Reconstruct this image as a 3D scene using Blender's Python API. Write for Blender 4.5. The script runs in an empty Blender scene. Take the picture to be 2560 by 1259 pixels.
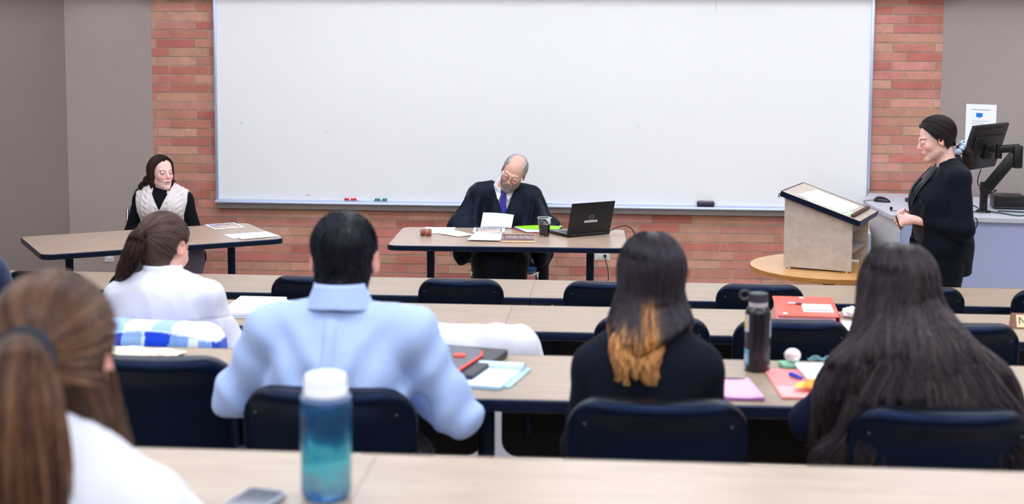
import bpy, bmesh, math, random
import numpy as np
from mathutils import Vector, Matrix, Euler, noise as mnoise
R = math.radians
SC = bpy.context.scene
COL = SC.collection

# ------------------------------------------------------------------ camera, world, exposure, lights
cam_d = bpy.data.cameras.new('camera'); cam = bpy.data.objects.new('camera', cam_d); COL.objects.link(cam)
YAW, PITCH, ROLL = R(4.3), R(5.8), R(0.27)
F = Vector((-math.sin(YAW)*math.cos(PITCH), math.cos(YAW)*math.cos(PITCH), -math.sin(PITCH)))
Rt = Vector((math.cos(YAW), math.sin(YAW), 0)); Up = Rt.cross(F)
R2 = math.cos(ROLL)*Rt + math.sin(ROLL)*Up; U2 = -math.sin(ROLL)*Rt + math.cos(ROLL)*Up
cam.matrix_world = Matrix(((R2.x, U2.x, -F.x, 0), (R2.y, U2.y, -F.y, 0), (R2.z, U2.z, -F.z, 2.12), (0, 0, 0, 1)))
cam_d.sensor_width = 36; cam_d.lens = 3555*36/2560
cam_d.shift_y = -(629.5-420)/2560
cam_d.clip_start = .05; cam_d.clip_end = 60
cam_d.dof.use_dof = True; cam_d.dof.focus_distance = 9.2; cam_d.dof.aperture_fstop = 3.4
SC.camera = cam
SC.view_settings.view_transform = 'Standard'; SC.view_settings.look = 'None'
SC.view_settings.gamma = 1; SC.view_settings.use_curve_mapping = False
SC.view_settings.exposure = 0.0
w = bpy.data.worlds.new('room_ambience'); SC.world = w; w.use_nodes = True
w.node_tree.nodes['Background'].inputs[0].default_value = (.62, .68, .85, 1)
w.node_tree.nodes['Background'].inputs[1].default_value = .25
CEIL = 3.25
LIGHT_POWER = 4.9

# ------------------------------------------------------------------ materials
def rgb(r, g, b):
    f = lambda c: ((c/255+.055)/1.055)**2.4 if c/255 > .04045 else c/255/12.92
    return (f(r), f(g), f(b), 1)
MC = {}
def mat(name, col=(200, 200, 200), rough=.5, metal=0, spec=.5, coat=0, sheen=0, trans=0, ior=1.45, bump=None, var=None, emit=None, attr=None, tint=None):
    """col in sRGB; bump=(scale,strength,distance); var=(scale,amount[,stretch]) brightness variation; attr = colour attribute"""
    if name in MC: return MC[name]
    m = bpy.data.materials.new(name); m.use_nodes = True; nt = m.node_tree; N = nt.nodes; L = nt.links
    b = N['Principled BSDF']; c = rgb(*col)
    b.inputs['Base Color'].default_value = c
    b.inputs['Roughness'].default_value = rough; b.inputs['Metallic'].default_value = metal
    b.inputs['Specular IOR Level'].default_value = spec; b.inputs['Coat Weight'].default_value = coat
    b.inputs['Coat Roughness'].default_value = .15
    b.inputs['Sheen Weight'].default_value = sheen; b.inputs['Transmission Weight'].default_value = trans; b.inputs['IOR'].default_value = ior
    if tint: b.inputs['Specular Tint'].default_value = rgb(*tint)
    src = None
    if attr:
        a = N.new('ShaderNodeAttribute'); a.attribute_name = attr; src = a.outputs['Color']; L.new(src, b.inputs['Base Color'])
    tc = N.new('ShaderNodeTexCoord')
    if var:
        mp = N.new('ShaderNodeMapping'); L.new(tc.outputs['Object'], mp.inputs[0])
        if len(var) > 2: mp.inputs['Scale'].default_value = var[2]
        n = N.new('ShaderNodeTexNoise'); n.inputs['Scale'].default_value = var[0]; n.inputs['Detail'].default_value = 6
        L.new(mp.outputs[0], n.inputs['Vector'])
        mr = N.new('ShaderNodeMapRange'); mr.inputs[1].default_value = .3; mr.inputs[2].default_value = .7
        mr.inputs[3].default_value = 1-var[1]; mr.inputs[4].default_value = 1+var[1]; L.new(n.outputs['Fac'], mr.inputs[0])
        mx = N.new('ShaderNodeVectorMath'); mx.operation = 'SCALE'
        if src: L.new(src, mx.inputs[0])
        else: mx.inputs[0].default_value = c[:3]
        L.new(mr.outputs[0], mx.inputs['Scale']); L.new(mx.outputs[0], b.inputs['Base Color'])
    if bump:
        n = N.new('ShaderNodeTexNoise'); n.inputs['Scale'].default_value = bump[0]; n.inputs['Detail'].default_value = 5
        L.new(tc.outputs['Object'], n.inputs['Vector'])
        bp = N.new('ShaderNodeBump'); bp.inputs['Strength'].default_value = bump[1]; bp.inputs['Distance'].default_value = bump[2]
        L.new(n.outputs['Fac'], bp.inputs['Height']); L.new(bp.outputs[0], b.inputs['Normal'])
    if emit:
        b.inputs['Emission Color'].default_value = emit[0]; b.inputs['Emission Strength'].default_value = emit[1]
    MC[name] = m
    return m

def brick_material():
    m = bpy.data.materials.new('norman_brick'); m.use_nodes = True; nt = m.node_tree; N = nt.nodes; L = nt.links
    b = N['Principled BSDF']; b.inputs['Roughness'].default_value = .75
    a = N.new('ShaderNodeAttribute'); a.attribute_name = 'Col'
    tc = N.new('ShaderNodeTexCoord')
    n = N.new('ShaderNodeTexNoise'); n.inputs['Scale'].default_value = 90; n.inputs['Detail'].default_value = 4; L.new(tc.outputs['Object'], n.inputs['Vector'])
    n2 = N.new('ShaderNodeTexNoise'); n2.inputs['Scale'].default_value = 9; n2.inputs['Detail'].default_value = 3; L.new(tc.outputs['Object'], n2.inputs['Vector'])
    ad = N.new('ShaderNodeMath'); ad.operation = 'ADD'; L.new(n.outputs['Fac'], ad.inputs[0]); L.new(n2.outputs['Fac'], ad.inputs[1])
    mr = N.new('ShaderNodeMapRange'); mr.inputs[1].default_value = .6; mr.inputs[2].default_value = 1.4; mr.inputs[3].default_value = .78; mr.inputs[4].default_value = 1.22
    L.new(ad.outputs[0], mr.inputs[0])
    s = N.new('ShaderNodeVectorMath'); s.operation = 'SCALE'; L.new(a.outputs['Color'], s.inputs[0]); L.new(mr.outputs[0], s.inputs['Scale'])
    L.new(s.outputs[0], b.inputs['Base Color'])
    bp = N.new('ShaderNodeBump'); bp.inputs['Strength'].default_value = .35; bp.inputs['Distance'].default_value = .003
    L.new(n.outputs['Fac'], bp.inputs['Height']); L.new(bp.outputs[0], b.inputs['Normal'])
    return m

def wood_material(name, c1, c2, rough, axis_scale, coat=0, spec=.5):
    m = bpy.data.materials.new(name); m.use_nodes = True; nt = m.node_tree; N = nt.nodes; L = nt.links
    b = N['Principled BSDF']; b.inputs['Roughness'].default_value = rough; b.inputs['Coat Weight'].default_value = coat; b.inputs['Coat Roughness'].default_value = .2
    b.inputs['Specular IOR Level'].default_value = spec
    tc = N.new('ShaderNodeTexCoord'); mp = N.new('ShaderNodeMapping'); mp.inputs['Scale'].default_value = axis_scale
    L.new(tc.outputs['Object'], mp.inputs[0])
    n = N.new('ShaderNodeTexNoise'); n.inputs['Scale'].default_value = 6; n.inputs['Detail'].default_value = 8; n.inputs['Distortion'].default_value = .6
    L.new(mp.outputs[0], n.inputs['Vector'])
    cr = N.new('ShaderNodeValToRGB'); cr.color_ramp.elements[0].color = rgb(*c1); cr.color_ramp.elements[1].color = rgb(*c2)
    cr.color_ramp.elements[0].position = .35; cr.color_ramp.elements[1].position = .65
    L.new(n.outputs['Fac'], cr.inputs[0]); L.new(cr.outputs[0], b.inputs['Base Color'])
    return m

M = dict(
    laminate=wood_material('desk_laminate', (154, 133, 114), (168, 148, 129), .34, (1, 8, 8), .0, .6),
    laminate_d=wood_material('table_laminate', (172, 146, 128), (190, 165, 146), .3, (1.2, 9, 9), .0, .6),
    oak=wood_material('round_oak', (200, 140, 78), (222, 168, 104), .28, (1.5, 14, 8), .2),
    ply=wood_material('plywood_edge', (150, 95, 45), (196, 135, 70), .4, (2, 2, 60)),
    edge=mat('black_edge_band', (16, 20, 34), .35, tint=(150, 180, 255)),
    blackmetal=mat('black_powder_coat', (10, 13, 20), .35, tint=(150, 180, 255)),
    plastic=mat('black_shell_plastic', (5, 6, 10), .38, spec=.4, tint=(120, 160, 255), bump=(500, .15, .001)),
    modesty=mat('dark_mesh_panel', (24, 21, 22), .8),
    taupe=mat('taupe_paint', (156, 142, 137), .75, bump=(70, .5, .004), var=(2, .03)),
    taupe_d=mat('taupe_painted_shade', (130, 117, 113), .75, bump=(70, .5, .004), var=(2, .03)),  # darker copy of the taupe, the left side walls' shade put into its colour
    mortar=mat('mortar', (142, 124, 108), .9, bump=(60, .4, .003)),
    whiteboard=mat('whiteboard_enamel', (236, 234, 236), .25, spec=.4, var=(1.2, .01)),
    alu=mat('anodised_aluminium', (190, 200, 225), .35, .6),
    traygrey=mat('grey_tray_face', (128, 118, 114), .5),
    white=mat('white_paper', (240, 241, 246), .7),
    chrome=mat('chrome', (225, 228, 232), .12, 1),
    steel=mat('brushed_steel', (190, 190, 195), .3, 1),
    blueseat=mat('blue_vinyl_seat', (15, 95, 160), .35),
    ceil=mat('ceiling_tile', (225, 225, 222), .9, bump=(120, .4, .003)),
    carpet=mat('speckled_floor', (196, 184, 168), .6, var=(160, .25)),
    red=mat('red_plastic', (222, 62, 52), .4), ink=mat('black_ink', (30, 30, 36), .6), grey=mat('grey_plastic', (120, 122, 128), .5),
    console=mat('console_laminate', (186, 186, 196), .45, var=(30, .03)), consoleface=mat('console_panel', (160, 168, 204), .5),
    blackpl=mat('black_plastic', (14, 14, 17), .4), rubber=mat('black_rubber', (12, 12, 14), .7),
)
M['brick'] = brick_material()

# ------------------------------------------------------------------ object helpers
def link(name, me, m=None, parent=None):
    o = bpy.data.objects.new(name, me); COL.objects.link(o)
    if m is not None and hasattr(me, 'materials'):
        for x in (m if isinstance(m, (list, tuple)) else [m]): me.materials.append(x)
    if parent is not None: o.parent = parent
    return o
def bm_obj(name, bm, m=None, parent=None, smooth=False):
    me = bpy.data.meshes.new(name); bmesh.ops.recalc_face_normals(bm, faces=bm.faces); bm.to_mesh(me); bm.free()
    if smooth:
        me.polygons.foreach_set('use_smooth', [True]*len(me.polygons))
        if smooth != 'all': me.set_sharp_from_angle(angle=R(40))
    return link(name, me, m, parent)
def thing(name, label, cat, loc=(0, 0, 0), rotz=0, group=None, rot=None):
    o = bpy.data.objects.new(name, None); COL.objects.link(o); o.location = loc
    o.rotation_euler = rot if rot else (0, 0, rotz); o.empty_display_size = .1
    o['label'] = label; o['category'] = cat
    if group: o['group'] = group
    return o
def tag(o, label=None, cat=None, group=None, kind=None):
    if label: o['label'] = label
    if cat: o['category'] = cat
    if group: o['group'] = group
    if kind: o['kind'] = kind
    return o
def copy_tree(o, parent=None):
    c = o.copy(); COL.objects.link(c)
    if parent is not None: c.parent = parent
    for ch in o.children: copy_tree(ch, c)
    return c
def box(bm, c, s, bev=0, rz=0, mtx=None, seg=2):
    """box centred at c with size s"""
    r = bmesh.ops.create_cube(bm, size=1)
    vs = r['verts']
    bmesh.ops.scale(bm, vec=s, verts=vs)
    if bev > 0:
        es = list({e for v in vs for e in v.link_edges})
        rr = bmesh.ops.bevel(bm, geom=es, offset=bev, segments=seg, affect='EDGES', profile=.5)
        vs = list({v for f in rr['faces'] for v in f.verts} | {v for v in vs if v.is_valid})
        vs = [v for v in vs if v.is_valid]
        isl = set(vs); st = list(vs)
        while st:
            v = st.pop()
            for e in v.link_edges:
                u = e.other_vert(v)
                if u not in isl: isl.add(u); st.append(u)
        vs = list(isl)
    T = Matrix.Translation(c) @ Matrix.Rotation(rz, 4, 'Z')
    if mtx is not None: T = mtx @ Matrix.Translation(c)
    bmesh.ops.transform(bm, matrix=T, verts=vs)
    return vs
def boxo(name, c, s, m, parent=None, bev=0, rz=0, mtx=None):
    bm = bmesh.new(); box(bm, c, s, bev, rz, mtx); return bm_obj(name, bm, m, parent, smooth=bev > 0)
def rrect(w, d, r, n=8, cx=0, cy=0):
    p = []
    for sx, sy, a0 in ((1, 1, 0), (-1, 1, 90), (-1, -1, 180), (1, -1, 270)):
        for i in range(n+1):
            a = R(a0+90*i/n); p.append((cx+sx*(w/2-r)+r*math.cos(a), cy+sy*(d/2-r)+r*math.sin(a)))
    return p
def prism(bm, pts, z0, z1, mtx=None, bev=0):
    a = [bm.verts.new((x, y, z0)) for x, y in pts]; b = [bm.verts.new((x, y, z1)) for x, y in pts]
    n = len(pts)
    fs = [bm.faces.new(a[::-1]), bm.faces.new(b)] + [bm.faces.new((a[i], a[(i+1) % n], b[(i+1) % n], b[i])) for i in range(n)]
    if bev > 0:
        es = [e for f in fs[:2] for e in f.edges]
        bmesh.ops.bevel(bm, geom=es, offset=bev, segments=3, affect='EDGES', profile=.5)
    if mtx is not None: bmesh.ops.transform(bm, matrix=mtx, verts=[v for v in bm.verts if v.is_valid])
def tube(bm, pts, rad, n=8, cap=True, closed=False):
    pts = [Vector(p) for p in pts]; rads = rad if isinstance(rad, (list, tuple)) else [rad]*len(pts)
    rings = []; ref = None
    for i, p in enumerate(pts):
        if closed: t = pts[(i+1) % len(pts)]-pts[i-1]
        else: t = pts[min(i+1, len(pts)-1)]-pts[max(i-1, 0)]
        t = t.normalized() if t.length > 1e-9 else Vector((0, 0, 1))
        if ref is None: ref = Vector((0, 0, 1)) if abs(t.z) < .9 else Vector((1, 0, 0))
        u = (ref-t*ref.dot(t)).normalized(); v = t.cross(u); ref = u
        rings.append([bm.verts.new(p+(u*math.cos(2*math.pi*k/n)+v*math.sin(2*math.pi*k/n))*rads[i]) for k in range(n)])
    rng = range(len(rings)) if closed else range(len(rings)-1)
    for i in rng:
        A = rings[i]; B = rings[(i+1) % len(rings)]
        for k in range(n): bm.faces.new((A[k], A[(k+1) % n], B[(k+1) % n], B[k]))
    if cap and not closed: bm.faces.new(rings[0][::-1]); bm.faces.new(rings[-1])
def spline(P, n=8):
    P = [Vector(p) for p in P]; out = []
    for i in range(len(P)-1):
        p0 = P[max(i-1, 0)]; p1 = P[i]; p2 = P[i+1]; p3 = P[min(i+2, len(P)-1)]
        for k in range(n):
            t = k/n
            out.append(.5*((2*p1)+(p2-p0)*t+(2*p0-5*p1+4*p2-p3)*t*t+(3*p1-p0-3*p2+p3)*t**3))
    out.append(P[-1]); return out
def lathe(bm, prof, n=32, c=(0, 0, 0), close=False):
    rings = []
    for r, z in prof:
        rings.append([bm.verts.new((c[0]+max(r, 1e-4)*math.cos(2*math.pi*k/n), c[1]+max(r, 1e-4)*math.sin(2*math.pi*k/n), c[2]+z)) for k in range(n)])
    for i in range(len(rings)-1):
        for k in range(n): bm.faces.new((rings[i][k], rings[i][(k+1) % n], rings[i+1][(k+1) % n], rings[i+1][k]))
    bm.faces.new(rings[0][::-1]); bm.faces.new(rings[-1])
def text(name, s, size, mtx, m, parent, ext=.0008, align='CENTER', sx=1):
    c = bpy.data.curves.new(name, 'FONT'); c.body = s; c.size = size; c.extrude = ext; c.align_x = align; c.align_y = 'CENTER'
    tmp = bpy.data.objects.new('tmp', c); me = bpy.data.meshes.new_from_object(tmp); bpy.data.objects.remove(tmp)
    me.materials.clear(); me.materials.append(m)
    o = bpy.data.objects.new(name, me); COL.objects.link(o)
    o.parent = parent; o.matrix_local = mtx @ Matrix.Diagonal((sx, 1, 1, 1))
    return o
def grid_sheet(name, fn, nu, nv, m, parent=None, thick=.0006, smooth='all', colfn=None):
    """sheet with thickness from fn(u,v)->(x,y,z)"""
    bm = bmesh.new(); V = [[bm.verts.new(fn(i/nu, j/nv)) for j in range(nv+1)] for i in range(nu+1)]
    for i in range(nu):
        for j in range(nv): bm.faces.new((V[i][j], V[i+1][j], V[i+1][j+1], V[i][j+1]))
    bmesh.ops.recalc_face_normals(bm, faces=bm.faces)
    if thick: bmesh.ops.solidify(bm, geom=list(bm.faces), thickness=thick)
    return bm_obj(name, bm, m, parent, smooth=smooth)
def quad_slab(name, P, z, h, m, parent=None, rnd=0):
    """flat slab over four ground corners P (x,y), resting on z, height h"""
    bm = bmesh.new(); prism(bm, P, z, z+h); return bm_obj(name, bm, m, parent)
def vcol(me, cols):
    a = me.color_attributes.new('Col', 'FLOAT_COLOR', 'POINT')
    a.data.foreach_set('color', np.asarray(cols, np.float32).ravel())
# ------------------------------------------------------------------ implicit surface modelling (numpy) for people, hair and cloth
A_ = lambda *v: np.array(v, np.float32)
def smin(a, b, k):
    h = np.maximum(k-np.abs(a-b), 0)/k
    return np.minimum(a, b)-h*h*k*.25
def smax(a, b, k): return -smin(-a, -b, k)
def sph(P, c, r): return np.linalg.norm(P-A_(*c), axis=1)-r
def ell(P, c, r, Rm=None):
    q = P-A_(*c)
    if Rm is not None: q = q @ Rm
    r = A_(*r); k0 = np.linalg.norm(q/r, axis=1); k1 = np.linalg.norm(q/(r*r), axis=1)+1e-9
    return k0*(k0-1)/k1
def cap(P, a, b, ra, rb=None, sq=None):
    """capsule with two radii; sq=(axis vector, factor) flattens along an axis"""
    rb = ra if rb is None else rb; a = A_(*a); b = A_(*b); q = P-a; d = b-a
    t = np.clip((q @ d)/(d @ d+1e-12), 0, 1)
    w_ = q-t[:, None]*d
    if sq is not None:
        n = A_(*sq[0]); n = n/np.linalg.norm(n); c = w_ @ n; w_ = w_+(c*(1/sq[1]-1))[:, None]*n
        return (np.linalg.norm(w_, axis=1)-(ra+(rb-ra)*t))*min(1, sq[1])
    return np.linalg.norm(w_, axis=1)-(ra+(rb-ra)*t)
def chain(P, pts, rs, k=.012):
    d = None
    for i in range(len(pts)-1):
        e = cap(P, pts[i], pts[i+1], rs[i], rs[i+1]); d = e if d is None else smin(d, e, k)
    return d
_pt = np.random.RandomState(7).permutation(256); _pt = np.concatenate([_pt, _pt]); _gr = np.random.RandomState(3).normal(size=(256, 3)); _gr /= np.linalg.norm(_gr, axis=1)[:, None]; _gr = _gr.astype(np.float32)
def perlin(P):
    I = np.floor(P).astype(int); f = (P-I).astype(np.float32); I &= 255; u = f*f*f*(f*(f*6-15)+10); r = 0
    for dx in (0, 1):
        for dy in (0, 1):
            for dz in (0, 1):
                h = _pt[_pt[_pt[(I[:, 0]+dx) & 255]+((I[:, 1]+dy) & 255)]+((I[:, 2]+dz) & 255)]
                g = (_gr[h]*(f-A_(dx, dy, dz))).sum(1)
                r = r+g*(u[:, 0] if dx else 1-u[:, 0])*(u[:, 1] if dy else 1-u[:, 1])*(u[:, 2] if dz else 1-u[:, 2])
    return r
def axis_coords(lo, hi, h, fine=()):
    c = [lo]
    while c[-1] < hi:
        x = c[-1]; s = h
        for a, b, hf in fine:
            if a <= x < b: s = min(s, hf)
            elif x < a < x+s: s = max(a-x, hf)
        c.append(x+s)
    return np.array(c, np.float32)
def sdf_mesh(f, lo, hi, h, fine=((), (), ()), proj=2):
    ax = [axis_coords(lo[i], hi[i], h, fine[i]) for i in range(3)]; B = 8
    n = [len(a) for a in ax]; nb = [-(-k//B) for k in n]
    def cen(a, m): return np.array([.5*(a[min(i*B, len(a)-1)]+a[min(i*B+B, len(a)-1)]) for i in range(m)], np.float32), np.array([.5*(a[min(i*B+B, len(a)-1)]-a[min(i*B, len(a)-1)]) for i in range(m)], np.float32)
    cs = [cen(ax[i], nb[i]) for i in range(3)]
    Cx, Cy, Cz = np.meshgrid(*[c[0] for c in cs], indexing='ij'); Hx, Hy, Hz = np.meshgrid(*[c[1] for c in cs], indexing='ij')
    cv = f(np.stack([Cx.ravel(), Cy.ravel(), Cz.ravel()], 1)).reshape(Cx.shape)
    act = np.abs(cv) < 1.7*np.sqrt(Hx**2+Hy**2+Hz**2)+.012
    G = np.repeat(np.repeat(np.repeat(cv, B, 0), B, 1), B, 2)[:n[0], :n[1], :n[2]].astype(np.float32)
    M_ = np.repeat(np.repeat(np.repeat(act, B, 0), B, 1), B, 2)[:n[0], :n[1], :n[2]]
    idx = np.argwhere(M_)
    for s in range(0, len(idx), 250000):
        q = idx[s:s+250000]; P = np.stack([ax[i][q[:, i]] for i in range(3)], 1); G[q[:, 0], q[:, 1], q[:, 2]] = f(P)
    ins = G < 0
    cnt = np.zeros([k-1 for k in n], np.int8)
    for dx in (0, 1):
        for dy in (0, 1):
            for dz in (0, 1): cnt += ins[dx:n[0]-1+dx, dy:n[1]-1+dy, dz:n[2]-1+dz]
    cells = np.argwhere((cnt > 0) & (cnt < 8)); vid = -np.ones(cnt.shape, np.int64); vid[tuple(cells.T)] = np.arange(len(cells))
    S = np.zeros((len(cells), 3)); K = np.zeros(len(cells))
    for a in range(3):
        for u in (0, 1):
            for v in (0, 1):
                o0 = [0, 0, 0]; o0[(a+1) % 3] = u; o0[(a+2) % 3] = v; o1 = list(o0); o1[a] = 1
                p0 = cells+o0; p1 = cells+o1; g0 = G[tuple(p0.T)]; g1 = G[tuple(p1.T)]; m = (g0 < 0) != (g1 < 0)
                t = np.where(m, g0/(g0-g1+1e-12), 0)
                Q0 = np.stack([ax[i][p0[:, i]] for i in range(3)], 1); Q1 = np.stack([ax[i][p1[:, i]] for i in range(3)], 1)
                S += np.where(m[:, None], Q0+(Q1-Q0)*t[:, None], 0); K += m
    V = (S/np.maximum(K, 1)[:, None]).astype(np.float32); F_ = []
    for a in range(3):
        b, c = (a+1) % 3, (a+2) % 3
        sl0 = [slice(None)]*3; sl1 = [slice(None)]*3
        sl0[a] = slice(0, n[a]-1); sl1[a] = slice(1, n[a]); sl0[b] = sl1[b] = slice(1, n[b]-1); sl0[c] = sl1[c] = slice(1, n[c]-1)
        m0 = ins[tuple(sl0)]; m1 = ins[tuple(sl1)]
        for flip, mm in ((0, m0 & ~m1), (1, ~m0 & m1)):
            e = np.argwhere(mm)
            if not len(e): continue
            e[:, b] += 1; e[:, c] += 1
            q = []
            for db, dc in ((0, 0), (1, 0), (1, 1), (0, 1)):
                p = e.copy(); p[:, b] -= db; p[:, c] -= dc; q.append(vid[tuple(p.T)])
            q = np.stack(q, 1); F_.append(q[:, ::-1] if flip else q)
    Fc = np.concatenate(F_); Fc = Fc[(Fc >= 0).all(1)]
    for _ in range(proj): V = project(V, f, 0, .35*h)
    return V, Fc
def grad(P, f, e=.0015):
    g = np.stack([f(P+A_(*[e if i == j else 0 for j in range(3)]))-f(P-A_(*[e if i == j else 0 for j in range(3)])) for i in range(3)], 1)/(2*e)
    return g
def project(P, f, off=0., lim=.02, e=.0015):
    g = grad(P, f, e); d = (f(P)-off); l2 = (g*g).sum(1)+1e-6
    st = g*(d/l2)[:, None]; n_ = np.linalg.norm(st, axis=1)+1e-12; st *= np.minimum(1, lim/n_)[:, None]
    return (P-st).astype(np.float32)
def np_mesh(name, V, Fc, m, parent, cols=None, smooth=True):
    me = bpy.data.meshes.new(name); me.vertices.add(len(V)); me.vertices.foreach_set('co', np.asarray(V, np.float32).ravel())
    k = Fc.shape[1]; me.loops.add(Fc.size); me.loops.foreach_set('vertex_index', Fc.astype(np.int32).ravel())
    me.polygons.add(len(Fc)); me.polygons.foreach_set('loop_start', np.arange(0, Fc.size, k, dtype=np.int32))
    me.update(calc_edges=True); me.validate()
    if smooth: me.polygons.foreach_set('use_smooth', [True]*len(me.polygons))
    if cols is not None:
        c = np.ones((len(V), 4), np.float32); c[:, :3] = cols; vcol(me, c)
    return link(name, me, m, parent)
def lin(c): return np.array(rgb(*c)[:3], np.float32)
def mixc(C, c, w_):
    w_ = np.clip(w_, 0, 1)[:, None]; return C*(1-w_)+lin(c)*w_
def bump_fn(x): return np.exp(-x*x)

def strands(name, paths, rad, cols, m, parent, taper=True):
    """paths (n,k,3) -> thin three sided tubes, cols (n,3) or (n,k,3) linear"""
    n, k, _ = paths.shape; T = np.gradient(paths, axis=1); T /= np.linalg.norm(T, axis=2, keepdims=True)+1e-9
    ref = np.where(np.abs(T[..., 2:3]) > .9, A_(1, 0, 0), A_(0, 0, 1)); U = np.cross(T, ref); U /= np.linalg.norm(U, axis=2, keepdims=True)+1e-9; W_ = np.cross(T, U)
    r = np.asarray(rad); r = r[:, None] if r.ndim == 1 else np.full((n, 1), rad)
    tp = np.sin(np.pi*np.clip(np.linspace(.12, .97, k), 0, 1))**.6 if taper else np.ones(k)
    r = (r*tp[None, :])[..., None]
    V = np.stack([paths+(U*math.cos(a)+W_*math.sin(a))*r for a in (0, 2.094, 4.189)], 2).reshape(-1, 3)
    i = np.arange(n)[:, None, None]; j = np.arange(k-1)[None, :, None]; s = np.arange(3)[None, None, :]
    b = i*k*3+j*3; a0 = b+s; a1 = b+(s+1) % 3
    Fc = np.stack([a0, a1, a1+3, a0+3], -1).reshape(-1, 4)
    C = cols if cols.ndim == 3 else np.repeat(cols[:, None, :], k, 1)
    C = np.repeat(C[:, :, None, :], 3, 2).reshape(-1, 3)
    return V.astype(np.float32), Fc, C
def join_parts(parts):
    o = 0; V = []; Fs = []; C = []
    for v, f, c in parts: V.append(v); Fs.append(f+o); C.append(c); o += len(v)
    return np.concatenate(V), np.concatenate(Fs), np.concatenate(C)
def comb(P0, f, k, step, off, g=(0, 0, -1), wave=0, wf=30, seed=0, swirl=None, settle=2):
    """strands that start at P0 and run over the surface f=off along direction field g"""
    rs = np.random.RandomState(seed); P = project(P0, f, off); out = [P]; n = len(P); ph = rs.uniform(0, 6.28, n); lat = rs.normal(size=(n, 3))*.12; off = off if np.ndim(off) else np.full(n, off)
    for i in range(k-1):
        N_ = grad(P, f); N_ /= np.linalg.norm(N_, axis=1, keepdims=True)+1e-9
        D = (np.array(g(P, i/(k-1)) if callable(g) else np.tile(A_(*g), (n, 1)))+lat).astype(np.float32)
        if wave:
            side = np.cross(N_, D); side /= np.linalg.norm(side, axis=1, keepdims=True)+1e-9
            D = D+side*(wave*np.sin(ph+wf*step*i))[:, None]
        D = D-N_*(D*N_).sum(1, keepdims=True); D /= np.linalg.norm(D, axis=1, keepdims=True)+1e-9
        P = (P+D*step).astype(np.float32)
        for _ in range(settle): P = project(P, f, off, .012)
        out.append(P)
    return np.stack(out, 1)
def strand_cols(n, pal, seed=0, jit=.12):
    rs = np.random.RandomState(seed); c = np.stack([lin(p) for p in pal])[rs.randint(0, len(pal), n)]
    return (c*np.exp(rs.normal(0, jit, (n, 1)))).astype(np.float32)
hair_m = mat('hair', (80, 60, 50), .42, attr='Col', spec=.35)
skin_m = mat('skin', (225, 180, 165), .5, attr='Col', spec=.4)
skin_m.node_tree.nodes['Principled BSDF'].inputs['Subsurface Weight'].default_value = .12
skin_m.node_tree.nodes['Principled BSDF'].inputs['Subsurface Radius'].default_value = (.01, .004, .002)
cloth_m = {}
def cloth(name, rough=.85, sheen=.2, spec=.25, weave=None):
    if name not in cloth_m: cloth_m[name] = mat('cloth_'+name, (200, 200, 200), rough, attr='Col', sheen=sheen, spec=spec, bump=weave)
    return cloth_m[name]

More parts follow.
